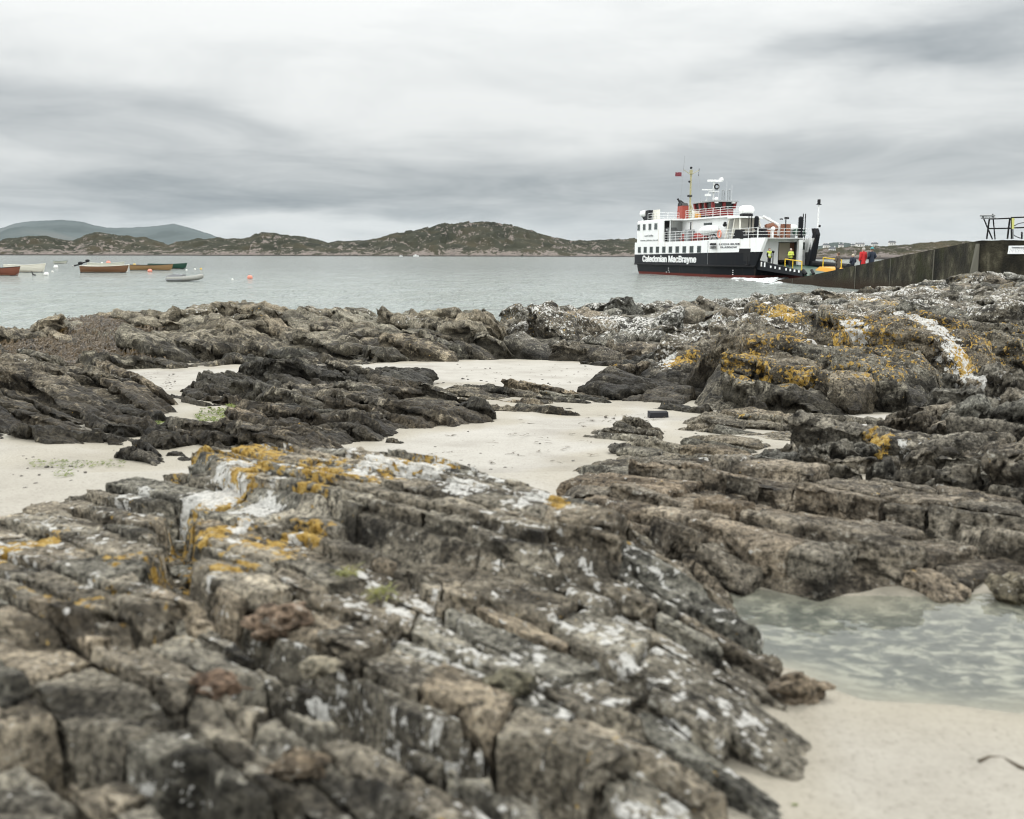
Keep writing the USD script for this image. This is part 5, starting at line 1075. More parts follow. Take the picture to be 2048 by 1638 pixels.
# ------------------------------------------------------------------ slipway
def slip_look():
    N = {'g': ('geometry', {}), 's': ('separate_xyz', {}), 'mp': ('mapping', {'scale': (0.9, 0.9, 0.6)}), 'n1': ('noise_texture', {'scale': 1.1, 'detail': 7, 'roughness': 0.65}), 'n2': ('noise_texture', {'scale': 7.0, 'detail': 6, 'roughness': 0.7}), 'n3': ('noise_texture', {'scale': 0.5, 'detail': 5}),
         'r': ('rgb_ramp', {'ramp': [(0.3, (0.006, 0.006, 0.005)), (0.45, (0.018, 0.016, 0.011)), (0.58, (0.045, 0.040, 0.026)), (0.70, (0.13, 0.12, 0.085))]}),
         'gr': ('rgb_ramp', {'ramp': [(0.5, (0, 0, 0)), (0.62, (1, 1, 1))]}), 'mx': ('mix_color', {'blend_type': 'mix', 'b': (0.030, 0.032, 0.010)}), 'w': ('map_range', {'from_min': 0.3, 'from_max': 0.9, 'to_min': 1.0, 'to_max': 0.0, 'clamp': True}),
         'mw': ('mix_color', {'blend_type': 'mix', 'b': (0.030, 0.019, 0.010)}), 'p': ('principled_bsdf', {'roughness': 0.8, 'specular_ior_level': 0.15}), 'b': ('bump', {'strength': 1.0, 'distance': 0.12}), 'q': ('math', {'math_type': 'multiply', 'value2': 0.55})}
    L = [('g.position', 'mp.vector'), ('mp.vector', 'n1.vector'), ('g.position', 'n2.vector'), ('g.position', 'n3.vector'), ('n1.fac', 'r.fac'), ('n3.fac', 'gr.fac'), ('gr.color', 'q.value1'), ('q.value', 'mx.fac'), ('r.color', 'mx.a'), ('g.position', 's.vector'), ('s.z', 'w.value'), ('w.result', 'mw.fac'), ('mx.result', 'mw.a'), ('mw.result', 'p.base_color'), ('n2.fac', 'b.height'), ('b.normal', 'p.normal')]
    MAT['wet_concrete'] = usdkit.material(stage, '/World/Looks/wet_concrete', N, L, surface='p.BSDF')
slip_look()
plain('stained_concrete', (0.10, 0.095, 0.075), 0.85, vary=0.8, scale=2.5, dirt=(0.02, 0.02, 0.015))
plain('pale_concrete', (0.26, 0.255, 0.235), 0.8, vary=0.4, scale=0.8, dirt=(0.10, 0.10, 0.07), bump=.02)
sl = thing('slipway', 'dark weed stained concrete slipway rising from the ferry ramp to the right', 'slipway', (0, 0, 0))
# top edge of the near wall: pixels with the distance of the wall
edge_px = [(1530, 561.5, 91.5), (1600, 555, 81.5), (1700, 533.5, 70.5), (1800, 512.5, 62), (1900, 492.5, 55.5), (1958, 481.5, 52)]
E = [at_y(*e) for e in edge_px]
ys = np.linspace(E[0][1], E[-1][1], 60); Ex = np.interp(-ys, [-e[1] for e in E], [e[0] for e in E]); Ez = np.interp(-ys, [-e[1] for e in E], [e[2] for e in E])
WID = 9.0
loops = []
for y, x, z in zip(ys, Ex, Ez):
    j = (noise(np.array([[y * 0.4, 3.0, 1.0]]), 3)[0] - .5) * .06
    loops.append([(x + j, y, -2.5), (x + WID, y + 2.5, -2.5), (x + WID, y + 2.5, z - .1), (x + .55, y, z - .12), (x + .5 + j, y, z), (x + j, y, z + j * .3)])
put('ramp_wall', loft(loops), 'wet_concrete', sl, 25)
for k in (12, 23, 33, 42, 51):
    put('expansion_joint', loft([[(Ex[k] - .015, ys[k] + a, -1.0), (Ex[k] + .02, ys[k] + a, -1.0), (Ex[k] + .02, ys[k] + a, Ez[k] - .03), (Ex[k] - .015, ys[k] + a, Ez[k] - .03)] for a in (-.035, .035)]), 'stained_concrete', sl, False)
put('carriageway', loft([[(x + .56, y, z - .10), (x + WID - .02, y + 2.5, z - .08), (x + WID - .02, y + 2.5, z - .05), (x + .56, y, z - .07)] for y, x, z in zip(ys, Ex, Ez)]), 'pale_concrete', sl, 25)
cx, cy, cz = E[-1]
qx = [at_y(2048, 480, 50.5), at_y(2300, 478, 48)]
quay = []
P0 = np.array([cx, cy]); P1 = qx[0][:2]; P2 = qx[1][:2]
def quay_loop(p, z, bx): return [(p[0] - bx, p[1], -1.0), (p[0] + 6, p[1] + 16, -1.0), (p[0] + 6, p[1] + 16, z), (p[0] - .02, p[1], z), (p[0], p[1], z - .05)]
quay = [quay_loop(P0 + (P1 - P0) * t, cz + (qx[0][2] - cz) * t + (noise(np.array([[t * 9, 1., 2.]]))[0] - .5) * .05, 0.0) for t in np.linspace(0.004, 1, 12)] + [quay_loop(P2, qx[1][2], 0)]
put('quay_wall', loft(quay), 'wet_concrete', sl, 25)
put('wall_seam', loft([[(cx - .30, cy + .3, 0.9), (cx + .02, cy - .06, 0.9), (cx + .16, cy - .02, 0.9), (cx + .1, cy + .3, 0.9)], [(cx - .06, cy + .2, cz - .15), (cx - .01, cy - .05, cz - .15), (cx + .06, cy - .03, cz - .15), (cx + .05, cy + .2, cz - .15)]]), 'stained_concrete', sl, False, 'pale buttress in the corner of the wall')
# railings on the quay
def quay_at(px, py):          # on the vertical face of the quay
    d = ray(px, py); n_ = np.array([-(P1 - P0)[1], (P1 - P0)[0]]); t = ((P0 - CAM[:2]) @ n_) / (d[:2] @ n_); return CAM + d * t
plain('pale_yellow', (0.50, 0.50, 0.16), 0.6, vary=0.3)
rl = thing('quay_railing', 'black steel railing on top of the quay corner', 'railing', (0, 0, 0))
def qp(px, py, back=0.25): p = quay_at(px, py); return p + np.array([0.02, back, 0.0])
Z4 = lambda x, y: (1950 + x / 14.89, 420 + y / 14.89)
for a, b in (((405, 860), (485, 265)), ((1025, 860), (1100, 235)), ((1150, 860), (1150, 200)), ((1459, 860), (1459, 650))): put('post', bar(qp(*Z4(*a)), qp(*Z4(*b)), .045, 8), 'dark_metal', rl)
for a, b in (((480, 265), (1100, 240)), ((440, 550), (1140, 540)), ((1150, 220), (2000, 190)), ((1140, 530), (2000, 500))): put('bar', bar(qp(*Z4(*a)), qp(*Z4(*b)), .035, 8), 'dark_metal', rl)
hoop = [qp(*Z4(1640 + 480 * math.cos(a), 610 + 250 * math.sin(a)), .3) for a in np.linspace(math.pi * .62, math.pi * 1.5, 14)]
put('hoop', pipe(hoop, .02, 6), 'dark_metal', rl)
tr_ = thing('trestle', 'grey trestle table standing behind the quay railing', 'trestle', (0, 0, 0))
put('top', [bar(qp(*Z4(550, 135), 1.5), qp(*Z4(1010, 130), 1.5), .05, 6), bar(qp(*Z4(580, 210), 1.5), qp(*Z4(1040, 210), 1.5), .04, 6)], 'grey_metal', tr_)
for a, b in (((620, 130), (930, 860)), ((940, 80), (1010, 860))): put('leg', bar(qp(*Z4(*a), 1.5), qp(*Z4(*b), 1.5), .035, 6), 'dark_metal', tr_)
ym = thing('marker_post', 'short yellow marker fixed to the quay railing', 'marker', (0, 0, 0))
put('panel', [trimesh.convex.convex_hull(np.array([qp(*Z4(x, y), bk) for x, y in ((1130, 240), (1200, 240), (1190, 560), (1130, 560)) for bk in (.12, .16)]))], 'pale_yellow', ym, False); put('post', bar(qp(*Z4(1165, 570), .14), qp(*Z4(1165, 860), .14), .03, 6), 'grey_metal', ym)
sg = thing('notice_board', 'white notice board with small print on the quay wall at the right edge', 'sign', (0, 0, 0))
corners = [Z4(975, 1065), Z4(1700, 1060), Z4(1690, 1310), Z4(940, 1310)]
put('board', trimesh.convex.convex_hull(np.array([qp(*c, b) for c in corners for b in (-.10, -.06)])), 'sign_white', sg, False)
o0, o1 = qp(*Z4(1060, 1150), -.108), qp(*Z4(1480, 1150), -.108)
ax = (o1 - o0) / np.linalg.norm(o1 - o0)
def on_board(text, x, y, w, h):
    m = wall_text(text, h, w, True); p = qp(*Z4(x, y), -.105); v = m.vertices
    ny_ = np.array([ax[1], -ax[0], 0]); m.vertices = p + v[:, :1] * ax + v[:, 1:2] * np.array([0, 0, 1]) + v[:, 2:] * ny_ * .3
    return m
u = np.linalg.norm(o1 - o0) / 420
put('lettering', on_board('Restricted Access', 1060, 1140, 420 * u, .075), 'sign_ink', sg, False)
for k, (x, w) in enumerate(((1005, 560), (1040, 500), (985, 600))):
    ws = []; xx = x; rr_ = random.Random(k)
    while xx < x + w:
        l = rr_.uniform(25, 75); a, b = qp(*Z4(xx, 1182 + 38 * k), -.105), qp(*Z4(min(xx + l, x + w), 1182 + 38 * k), -.105); ws.append(box(a[0], b[0], a[1] - .004, a[1] + .004, a[2], a[2] + .045)); xx += l + 14
    put('small_print', ws, 'sign_ink', sg, False)

# ------------------------------------------------------------------ people
import manifold3d as m3
def hull_chain(joints, bones, refine=0.05):
    body = None
    for a, b in bones:
        pts = []
        for j in (a, b):
            c, r = joints[j]; s = trimesh.creation.icosphere(1, r).vertices * (np.array([1, 1, 1])) + np.array(c); pts.append(s)
        h = m3.Manifold.hull_points(np.vstack(pts))
        body = h if body is None else body + h
    body = body.refine_to_length(refine)
    m = body.to_mesh(); t = trimesh.Trimesh(m.vert_properties[:, :3], m.tri_verts, process=True)
    trimesh.smoothing.filter_taubin(t, iterations=6)
    return t
def person(label, loc, face, coat, trousers, hair, hat=None, h=1.72, arms='down', long_coat=False, vest=None, legs_apart=.11):
    """stands at loc; face: the bearing it looks to (radians, 0 = +x)"""
    k = h / 1.72
    t = thing('person', label, 'person', loc, face, None)
    A = {'head': ((.02, 0, 1.60), .105), 'crown': ((0, 0, 1.64), .10), 'neck': ((0, 0, 1.45), .06), 'chest': ((0, 0, 1.28), .155), 'belly': ((0, 0, 1.05), .145), 'hip': ((0, 0, .92), .155)}
    for s, n in ((1, 'l'), (-1, 'r')):
        A['sh' + n] = ((0, s * .19, 1.37), .07); A['hp' + n] = ((0, s * .09, .90), .10); A['kn' + n] = ((.02, s * legs_apart, .48), .065); A['an' + n] = ((0, s * legs_apart, .09), .048); A['to' + n] = ((.17, s * (legs_apart + .02), .045), .04)
        if arms == 'down': A['el' + n] = ((-.02, s * .25, 1.10), .05); A['wr' + n] = ((.05, s * .25, .86), .038); A['ha' + n] = ((.07, s * .24, .78), .042)
        elif arms == 'front': A['el' + n] = ((.02, s * .26, 1.10), .05); A['wr' + n] = ((.24, s * .12, 1.12), .038); A['ha' + n] = ((.29, s * .05, 1.13), .042)
        else: A['el' + n] = ((-.06, s * .30, 1.12), .05); A['wr' + n] = ((.08, s * .22, .97), .038); A['ha' + n] = ((.12, s * .17, .96), .042)
    A = {n: (np.array(c) * k, r * k) for n, (c, r) in A.items()}
    bones = [('head', 'crown'), ('head', 'neck'), ('neck', 'chest'), ('chest', 'belly'), ('belly', 'hip')]
    for n in 'lr': bones += [('neck', 'sh' + n), ('chest', 'sh' + n), ('sh' + n, 'el' + n), ('el' + n, 'wr' + n), ('wr' + n, 'ha' + n), ('hip', 'hp' + n), ('hp' + n, 'kn' + n), ('kn' + n, 'an' + n), ('an' + n, 'to' + n)]
    put('body', hull_chain(A, bones), 'skin', t, 60)
    grow = lambda names, g: {n: (A[n][0], A[n][1] + g * k) for n in names}
    J = grow(A, .03)
    if long_coat: J['skirt'] = (np.array((0, 0, .62)) * k, .20 * k)
    cb = [('neck', 'chest'), ('chest', 'belly'), ('belly', 'hip')] + [b for n in 'lr' for b in (('chest', 'sh' + n), ('sh' + n, 'el' + n), ('el' + n, 'wr' + n), ('hip', 'hp' + n))] + ([('hip', 'skirt')] if long_coat else [])
    put('coat', hull_chain(J, cb), coat, t, 60)
    if vest:
        V2 = grow(A, .045); put('reflective_vest', hull_chain(V2, [('chest', 'belly'), ('belly', 'hip'), ('chest', 'shl'), ('chest', 'shr')]), vest, t, 60)
        put('reflective_band', [trimesh.creation.cylinder(.215 * k, .05 * k, sections=16).apply_translation((0, 0, z * k)) for z in (1.0, 1.14)], 'white_paint', t)
    T = grow(A, .022); put('trousers', hull_chain(T, [b for n in 'lr' for b in (('hip', 'hp' + n), ('hp' + n, 'kn' + n), ('kn' + n, 'an' + n))]), trousers, t, 60)
    S = grow(A, .02)
    for n in 'lr': put('shoe', hull_chain(S, [('an' + n, 'to' + n)]), 'cloth_dark', t, 60)
    hd = np.array(A['crown'][0])
    put('hair', trimesh.creation.icosphere(3, .118 * k).apply_scale((1, .95, 1.02)).apply_translation(hd + np.array([-.025, 0, .008]) * k), hair, t, 60)
    if hat: put('hat', trimesh.creation.icosphere(3, .128 * k).apply_scale((1, .97, .9)).apply_translation(hd + np.array([-.012, 0, .055]) * k), hat, t, 60)
    return t
def slip_z(x, y): return float(np.interp(-y, -ys, Ez)) - .05
def stand(px, d): 
    x = (px - 1024) / F_PX * d; return (x, d, slip_z(x, d - .6))
LOOK = FERRY_RZ + math.pi * 1.0
person('person in a long brown coat standing nearest the ferry ramp', stand(1668, 78.5), 2.2, 'cloth_brown', 'cloth_dark', 'hair_brown', None, 1.72, 'front', True)
person('fair haired person in a dark jacket behind the slipway wall, left of the red coat', stand(1697, 77.5), 2.0, 'cloth_navy', 'cloth_dark', 'hair_fair', None, 1.50, 'out')
person('person in a bright red coat on the slipway', stand(1717, 75.5), 1.9, 'cloth_red', 'cloth_dark', 'hair_grey', None, 1.78, 'down', True)
person('person in a navy coat and teal woolly hat on the slipway', stand(1734, 75.3), 1.8, 'cloth_navy', 'cloth_dark', 'hair_brown', 'hat_teal', 1.76, 'out', True)
person('crew member in a yellow high visibility jacket standing on the ferry ramp', ferry_point(29.9, 5.0, 1.21), FERRY_RZ, 'hivis', 'cloth_dark', 'hair_grey', None, 1.75, 'front')
person('crew member in a yellow vest standing against the starboard bow wall', ferry_point(29.3, 2.95, 1.28), FERRY_RZ + .2, 'cloth_dark', 'cloth_dark', 'hair_brown', None, 1.70, 'down', False, 'hivis')

# ------------------------------------------------------------------ boats at their moorings
def boat_lines(L, B, D, sheer_=.22, n=15):
    """stations of a clinker hull: x from stern to bow; half breadth, keel and gunwale heights"""
    t = np.linspace(0, 1, n)
    hb = B / 2 * np.where(t < .45, .62 + .38 * np.sin(t / .45 * np.pi / 2), np.cos((t - .45) / .55 * np.pi / 2) ** .75); hb[-1] = .02
    gun = D * (1 + sheer_ * (2.2 * (t - .4) ** 2 + .25 * np.clip(t - .75, 0, 1) * 4) )
    keel = -.16 + .5 * D * np.clip((t - .88) / .12, 0, 1) ** 2
    return t * L, hb, keel, gun
def rowing_boat(label, px, py, length_px, heading, mat, strip=None, B=1.75, D=.60, scale=1.0, group='open boats at their moorings', thwarts=4, motor=False, keel=True, tilt_motor=True):
    c = at_z(px, py); L = length_px * c[1] / F_PX / max(abs(math.cos(heading)), .35) * scale
    t = thing('rowing_boat', label, 'boat', c, heading, group)
    x, hb, kz, gz = boat_lines(L, B, D)
    rows = 7
    strake = []
    for s in (-1, 1):
        for r in range(rows):
            a0, a1 = r / rows, (r + 1) / rows + .012
            def pt(a, o): 
                yv = hb * np.sin(np.clip(a, 0, 1) * np.pi / 2) ** .62 + o; z = kz + (gz - kz) * np.clip(a, 0, 1.02) ** 1.5
                return np.c_[x + .35 * np.clip(a, 0, 1) * (x / L) ** 6, s * yv, z]
            p0, p1 = pt(a0, .022 if r else 0), pt(a1, .0); q0, q1 = pt(a0, -.01), pt(a1, -.03)
            n = len(x); v = np.vstack([p0, p1, q1, q0]); f = []
            for i in range(n - 1):
                for a, b in ((0, 1), (1, 2), (2, 3), (3, 0)): f += [[a * n + i, a * n + i + 1, b * n + i + 1], [a * n + i, b * n + i + 1, b * n + i]]
            m = trimesh.Trimesh(v, f, process=False); m.fix_normals(); strake.append((r, m))
    put('hull', [m for r, m in strake], mat, t, 25)
    put('gunwale', [q for s in (-1, 1) for q in pipe(list(np.c_[x + .35 * (x / L) ** 6, s * (hb + .01), gz + .01]), .035, 6)], strip or 'boat_keel', t)
    tr0 = [(0, s_ * hb[0] * math.sin(a * math.pi / 2) ** .62, kz[0] + (gz[0] - kz[0]) * a ** 1.5) for s_, a in [(-1, 1), (-1, .7), (-1, .35), (1, .01), (1, .35), (1, .7), (1, 1)]]
    put('transom', trimesh.convex.convex_hull(np.vstack([np.array(tr0), np.array(tr0) + [.05, 0, 0]])), mat, t, False)
    put('stem', pipe([(L * .96, 0, kz[-1] - .3), (L + .05, 0, .12), (L + .34, 0, gz[-1] + .04)], .05, 6), strip or mat, t)
    if keel: put('waterline_band', loft([np.c_[np.r_[x, x[::-1]], np.r_[hb * .80, -hb[::-1] * .80], np.full(2 * len(x), zz)] for zz in (-.10, .07)]), 'boat_keel', t, False)
    put('floor', trimesh.convex.convex_hull(np.array([(L * a, b * np.interp(L * a, x, hb) * .8, z) for a in (.05, .3, .5, .7, .88) for b in (-1, 1) for z in (.06, .10)])), 'boat_inside', t, False)
    for k in range(thwarts):
        a = .2 + .6 * k / max(1, thwarts - 1); w = np.interp(a * L, x, hb) * .93
        put('thwart', box(a * L - .12, a * L + .12, -w, w, D * .68, D * .72), 'boat_inside', t, False)
    if motor:
        om = thing('outboard_motor', 'black tilted outboard motor on the boat ' + motor, 'outboard motor', c, heading)
        a = (-.1, 0, gz[0] + .1)
        put('cowling', [ball((-.12, 0, gz[0] + .30), .24, 2, (1.3, .8, .8))], 'dark_metal', om); put('leg', [bar((-.1, 0, gz[0] + .15), (-1.0, 0, gz[0] - .02), .08, 8)], 'dark_metal', om); put('bracket', box(-.10, .02, -.12, .12, gz[0] - .25, gz[0] + .12), 'grey_metal', om, False); put('propeller', [ball((-1.02, 0, gz[0] - .05), .13, 1, (.4, 1, 1))], 'buoy_pale', om)
    return t
rowing_boat('reddish varnished clinker boat cut off by the left edge', -62, 551.5, 100, -.08, 'varnish_red', None, D=.78)
rowing_boat('cream painted open boat behind the reddish one at the left', 12, 544.5, 72, .05, 'boat_cream', 'boat_cream', D=.85)
rowing_boat('brown varnished clinker boat, largest of the moored group', 164, 545.3, 91, -.06, 'varnish_brown', 'boat_cream', D=.78, motor='left of the brown varnished one')
rowing_boat('pale grey green boat lying behind the brown varnished one', 178, 540.8, 66, .0, 'boat_pale', 'boat_pale', D=.95, motor='behind the brown varnished one')
rowing_boat('golden varnished clinker boat in the middle of the moored group', 262, 541, 78, .03, 'varnish_gold', None, D=.72)
rowing_boat('dark green boat, rightmost of the moored group', 298, 537.8, 71, .02, 'boat_green', 'boat_green', D=.72)
rowing_boat('small pale skiff lying low near the far shore', 108, 527, 23, .1, 'boat_pale', 'boat_green', D=.5, B=1.5, thwarts=2)
# inflatable dinghy
c = at_z(338, 562.3); L = 64 * c[1] / F_PX
dg = thing('inflatable_dinghy', 'grey inflatable dinghy with its left half under a cover', 'dinghy', c, .06)
tubep = [(0.1, -.62, .20), (L * .55, -.64, .22), (L * .85, -.45, .30), (L, 0, .42), (L * .85, .45, .30), (L * .55, .64, .22), (.1, .62, .20)]
pts = np.array(tubep); tt = np.linspace(0, 6, 40); P = np.c_[[np.interp(tt, range(7), pts[:, k]) for k in range(3)]].T
put('tube', pipe(list(P), .21, 10) + [ball(p, .21, 1) for p in P], 'dinghy_grey', dg, 60); put('floor', box(.2, L * .85, -.5, .5, .08, .12), 'dinghy_cover', dg, False); put('transom', box(.12, .18, -.5, .5, .05, .5), 'varnish_brown', dg, False); put('thwart', box(L * .62, L * .7, -.5, .5, .36, .4), 'boat_inside', dg, False)
put('cover', trimesh.convex.convex_hull(np.array([(a * L, b, z) for a, h_ in ((-.02, .44), (.2, .60), (.46, .56)) for b, z in ((-.88, .1), (-.6, h_), (.6, h_), (.84, .1))])), 'dinghy_cover', dg, 40)
def buoy(px, py, r_px, mat, label, group=None):
    c = at_z(px, py + r_px * .7); r = r_px * c[1] / F_PX
    t = thing('mooring_buoy', label, 'buoy', (c[0], c[1], 0), 0, group)
    put('float', ball((0, 0, r * .55), r, 3), mat, t, 60); put('eye', bar((0, 0, r * 1.4), (0, 0, r * 1.75), r * .16, 8), 'dark_metal', t); put('rope', pipe([(r * .2, -r * .9, r * .5), (r * 1.1, -r * 1.3, .0), (r * 1.6, -r * 1.5, -.2)], r * .07, 5), 'grey_metal', t)
for a in ((500, 554.5, 5.2, 'buoy_orange', 'pink orange buoy floating alone to the right of the grey dinghy'), (300, 541.5, 4.5, 'buoy_orange', 'pink orange buoy in front of the golden boat'), (217, 525, 4.3, 'buoy_orange', 'pink orange buoy behind the pale boat'), (112, 533.5, 4.2, 'buoy_pale', 'white buoy straight right of the cream boat'), (93, 548, 4.8, 'buoy_pale', 'white buoy below the bow of the cream boat, largest of the white ones'),
          (105, 543, 2.2, 'buoy_pale', 'tiny white float between the two white buoys'), (390, 538.5, 2.0, 'buoy_pale', 'tiny white float to the right of the dark green boat'), (402, 537.5, 2.2, 'buoy_yellow', 'tiny yellow buoy to the right of the dark green boat'), (269, 530, 3.4, 'buoy_yellow', 'yellowish buoy between the brown and the golden boats'), (373, 540, 1.8, 'buoy_pale', 'tiny white float close to the green bow'), (465, 558.5, 1.8, 'buoy_pale', 'tiny white float left of the lone pink buoy'), (204, 526, 1.8, 'buoy_pale', 'tiny white float left of the rear pink buoy')):
    buoy(*a)
c = at_z(67, 551); bd = thing('seabird', 'black seabird swimming below the cream boat', 'bird', c, 2.6)
put('body', hull_chain({'b': (np.array((0, 0, .05)), .09), 't': (np.array((-.28, 0, .04)), .05), 'n': (np.array((.13, 0, .16)), .04), 'h': (np.array((.18, 0, .30)), .045), 'k': (np.array((.29, 0, .31)), .012)}, [('b', 't'), ('b', 'n'), ('n', 'h'), ('h', 'k')], .03).apply_scale(1.3), 'bird_black', bd, 60)

# ------------------------------------------------------------------ weed, grass and wrack
def leaf_look(name, a, b, trans=.3, rough=.6):
    N = {'g': ('geometry', {}), 'r': ('rgb_ramp', {'ramp': [(0.34, a), (0.68, b)]}), 'n': ('noise_texture', {'scale': 5.0, 'detail': 6, 'roughness': 0.7}), 'p': ('principled_bsdf', {'roughness': rough}), 't': ('translucent_bsdf', {}), 'm': ('mix_closure', {'fac': trans})}
    MAT[name] = usdkit.material(stage, '/World/Looks/' + name, N, [('g.position', 'n.vector'), ('n.fac', 'r.fac'), ('r.color', 'p.base_color'), ('r.color', 't.color'), ('p.BSDF', 'm.closure1'), ('t.BSDF', 'm.closure2')], surface='m.closure')
leaf_look('wrack', (0.004, 0.003, 0.0012), (0.085, 0.050, 0.012), .1, .3); leaf_look('green_weed', (0.05, 0.085, 0.008), (0.20, 0.24, 0.03), .35, .45); leaf_look('grass_blade', (0.06, 0.10, 0.015), (0.26, 0.24, 0.05), .35, .5); leaf_look('dry_wrack', (0.02, 0.014, 0.008), (0.10, 0.075, 0.045), .1, .8)
def strands(centres, n, length, width, rg, droop=.6, flat=False, hang=False):
    V, Fc = [], []; off = 0
    for c, nrm in centres:
        for _ in range(n):
            a = rg.uniform(0, 2 * math.pi); d = np.array([math.cos(a), math.sin(a), 0.0]) if not hang else np.array([rg.normal() * .35, -1.0, 0.0]) * .55; l = length * rg.uniform(.5, 1.3); w = width * rg.uniform(.6, 1.3); side = np.cross(d, [0, 0, 1.0]) * w
            base = c + rg.normal(size=3) * [length * .5, length * .5, 0]; up = 0 if flat else rg.uniform(.1, .8) if not hang else rg.uniform(.05, .3)
            pts = [base + d * l * s + np.array([0, 0, l * (up * s - droop * s * s)]) for s in (0, .35, .7, 1)]
            for p, k in zip(pts, (.6, 1, .9, .25)): V += [p - side * k, p + side * k]
            for i in range(3): q = off + 2 * i; Fc += [[q, q + 1, q + 3, q + 2]]
            off += 8
    return np.array(V), np.array(Fc)
def surface_points(o, px0, px1, py0, py1, n, rg):
    out = []
    for _ in range(n):
        p = o.ground(rg.uniform(px0, px1), rg.uniform(py0, py1)); z = max(o.top(p[None, :2])[0], sand(p[None, :2])[0]); out.append((np.array([p[0], p[1], z + .03]), None))
    return out
rg = np.random.default_rng(77)
cs = surface_points(RD, -20, 130, 672, 742, 260, rg) + surface_points(RD, 130, 300, 650, 735, 260, rg) + surface_points(RD, 135, 260, 626, 660, 140, rg)
v, f = strands(cs, 12, .34, .020, rg, .75, False, True)
key(raw('/World/bladder_wrack', v, f, 'wrack'), 'golden brown seaweed draped over the left end of the reef', None, None, 'stuff')
def sand_pts(px0, px1, py0, py1, n): 
    out = []
    for _ in range(n): out.append((on_sand(rg.uniform(px0, px1), rg.uniform(py0, py1)) + np.array([0, 0, .012]), None))
    return out
v, f = strands(sand_pts(295, 400, 846, 868, 120) + sand_pts(395, 470, 818, 846, 90) + sand_pts(455, 500, 812, 832, 150), 9, .028, .006, rg, .2)
key(raw('/World/green_algae', v, f, 'green_weed'), 'bright green weed round the pool left of the ribbed slab', None, None, 'stuff')
v, f = strands(sand_pts(60, 250, 922, 936, 130) + sand_pts(110, 150, 938, 955, 30), 3, .018, .004, rg, .2, True)
key(raw('/World/green_algae_001', v, f, 'green_weed'), 'thin line of yellow green weed on the sand at the left', None, None, 'stuff')
v, f = strands(sand_pts(170, 350, 745, 775, 60) + sand_pts(900, 1250, 735, 775, 40) + sand_pts(1000, 1200, 842, 935, 12) + sand_pts(700, 1100, 862, 930, 14) + sand_pts(1130, 1330, 826, 850, 20), 3, .05, .006, rg, .1, True)
key(raw('/World/tide_wrack', v, f, 'dry_wrack'), 'scattered dark scraps of dry seaweed on the sand', None, None, 'stuff')
def tuft(o, px, py, n, l, w, label, mat='grass_blade', name='grass_tuft', cat='grass tuft', z=None):
    p = o.ground(px, py) if o is not None else on_sand(px, py); zz = o.top(p[None, :2])[0] + .01 if o is not None else p[2]
    v, f = strands([(np.array([0, 0, 0.0]), None)] * 3, n, l, w, rg, .35); t = thing(name, label, cat, (p[0], p[1], zz)); key(raw(str(t.GetPath()) + '/blades', v, f, mat), None, None, None, 'stuff')
tuft(H, 700, 1172, 16, .045, .0022, 'small tuft of green grass in a crack, left of the two'); tuft(H, 758, 1196, 18, .05, .0022, 'small tuft of green grass in a crack, right of the two')
tuft(None, 1606, 1606, 5, .035, .006, 'scrap of bright green weed on the sand at the bottom', 'green_weed', 'weed_scrap', 'seaweed'); tuft(G, 1862, 1182, 10, .05, .004, 'wisp of green weed at the foot of the brown slabs by the pool', 'green_weed', 'weed_scrap', 'seaweed')
tw = [on_sand(x, y) + np.array([0, 0, .008]) for x, y in ((1958, 1528), (1978, 1520), (2005, 1522), (2040, 1540), (2090, 1560))]
tg = thing('seaweed_stalk', 'thin curved brown stalk lying on the sand at the lower right', 'seaweed', (0, 0, 0)); put('stalk', pipe(tw, .005, 6), 'dry_wrack', tg)
lg = on_sand(1316, 834); t = thing('driftwood_block', 'small black block lying on the sand before the lichen ledge', 'driftwood', lg, .1)
bk = box(-.095, .095, -.05, .05, -.03, .055).subdivide().subdivide().subdivide(); bk.vertices += (np.c_[noise(bk.vertices * 9, 1), noise(bk.vertices * 9, 2), noise(bk.vertices * 9, 3)] - .5) * .02; put('block', bk, 'cloth_dark', t, 30)
# the loose cobbles that lie in the cracks and on the sand
def cobble(px, py, r, label, tone, o=None, s=(1.2, .9, .6), rot=0.3):
    p = o.ground(px, py) if o is not None else on_sand(px, py); z = max(sand(p[None, :2])[0], o.top(p[None, :2])[0] if o is not None else -9)
    m = trimesh.creation.icosphere(4, 1.0); d, _ = facets(m.vertices.copy(), .7, int(px), .10, .35); m.vertices *= (1 + d + (noise(m.vertices * 2.5, int(py)) - .5) * .22)[:, None]
    m.vertices *= np.array(s) * r; R = trimesh.transformations.rotation_matrix(rot, [0, 0, 1]); m.apply_transform(R); m.apply_translation((p[0], p[1], z + r * s[2] * .35))
    n = np.array(m.vertex_normals); mk = np.tile([0.16, -.1, .12], (len(n), 1))
    key(raw(numbered('/World', 'loose_stone'), np.array(m.vertices), np.array(m.faces), 'shore_rock', n, {'mask': mk, 'tone': np.tile(tone, (len(n), 1))}), label, 'stone')
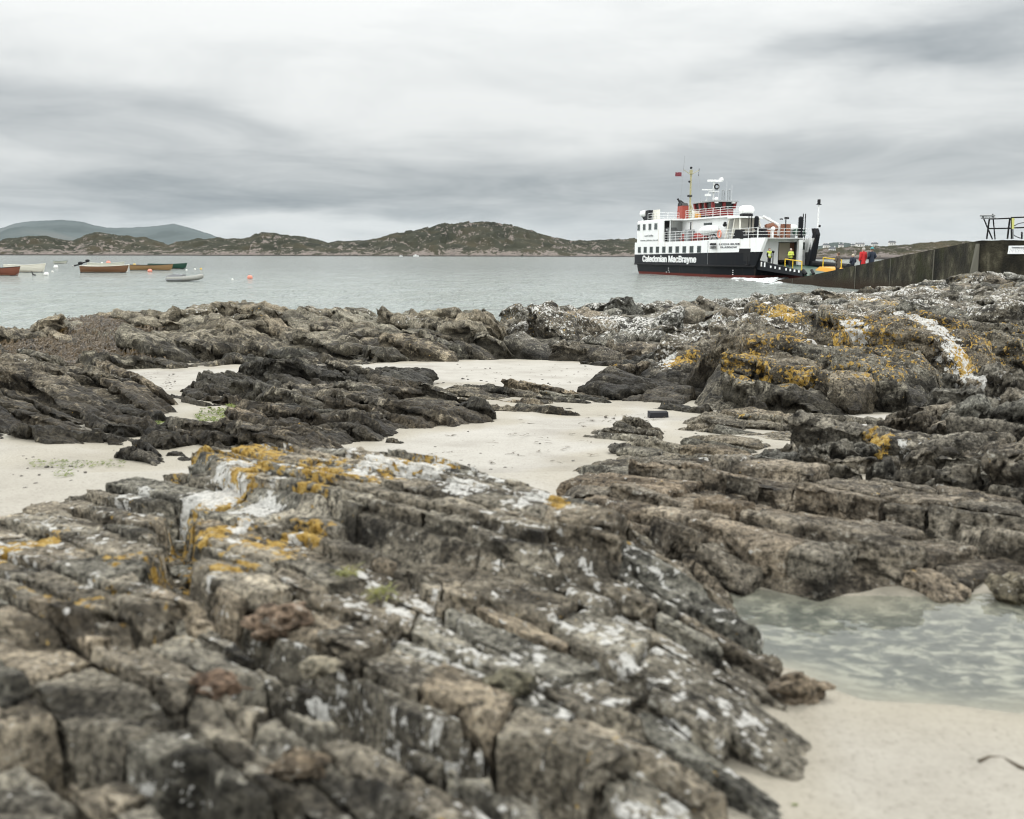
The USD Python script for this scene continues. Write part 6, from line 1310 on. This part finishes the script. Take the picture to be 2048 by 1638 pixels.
for a in ((1010, 1390, .055, 'smooth olive stone on the slab, lower middle', (.9, .9, .75), H), (560, 1255, .07, 'pinkish brown wedge stone beside the dark gully', (1.2, .95, .8), H), (640, 1355, .04, 'pale rounded stone right of the gully', (1.4, 1.35, 1.2), H), (270, 1445, .03, 'little pale stone at the lower left', (1.5, 1.5, 1.4), H), (2035, 1198, .10, 'flat brown stone at the right end of the pool', (1.0, .95, .8), None), (1590, 1395, .07, 'half buried brown stone between slab and pool', (1.15, 1.0, .85), None),
          (600, 1560, .05, 'brown stone in the dark crack at the bottom', (1.0, .85, .7), H), (430, 1430, .045, 'reddish brown stone at the lower left of the gully', (1.2, .9, .75), H), (1380, 775, .09, 'rounded stone at the foot of the pale pointed rock', (.9, .85, .8), None), (1240, 905, .07, 'small dark angular stone beside the flat cracked slab', (.6, .6, .6), None)):
    cobble(a[0], a[1], a[2], a[3], a[4], a[5])

# ------------------------------------------------------------------ air
N = {'v': ('principled_volume', {'color': (0.50, 0.575, 0.63), 'density': 0.000026, 'anisotropy': 0.0})}
MAT['sea_air'] = usdkit.material(stage, '/World/Looks/sea_air', N, [], volume='v.volume')
put('haze', box(-14000, 14000, -200, 14000, -8, 420), 'sea_air', None, False, 'thin sea haze', None, None, 'stuff')

# shell bits and pebbles on the sand
def pebbles(n, boxes, lo, hi):
    out = []
    base = trimesh.creation.icosphere(1, 1.0)
    for _ in range(n):
        b = boxes[rg.integers(len(boxes))]; p = on_sand(rg.uniform(b[0], b[1]), rg.uniform(b[2], b[3])); r = rg.uniform(lo, hi) * (0.5 + p[1] / 12)
        m = base.copy(); m.vertices *= (1 + (noise(m.vertices * 1.5 + rg.random(3) * 20, 2) - .5) * .6)[:, None] * np.array([1.2, .9, .5]) * r; m.apply_transform(trimesh.transformations.rotation_matrix(rg.uniform(0, 6.3), [0, 0, 1])); m.apply_translation(p + [0, 0, r * .1]); out.append(m)
    return out
plain('pebble_dark', (0.10, 0.092, 0.08), 0.8, vary=0.8, scale=30, dirt=(0.35, 0.33, 0.29))
put('beach_pebbles', pebbles(260, [(700, 1500, 845, 955), (150, 350, 742, 790), (880, 1240, 725, 780), (20, 330, 895, 985), (1180, 1480, 830, 880)], .003, .013), 'pebble_dark', None, True, 'small pebbles and shell bits strewn over the sand', None, None, 'stuff')
put('beach_pebbles', pebbles(60, [(1600, 2048, 1440, 1630)], .002, .005), 'pebble_dark', None, True, 'specks of shell on the sand at the lower right', None, None, 'stuff')
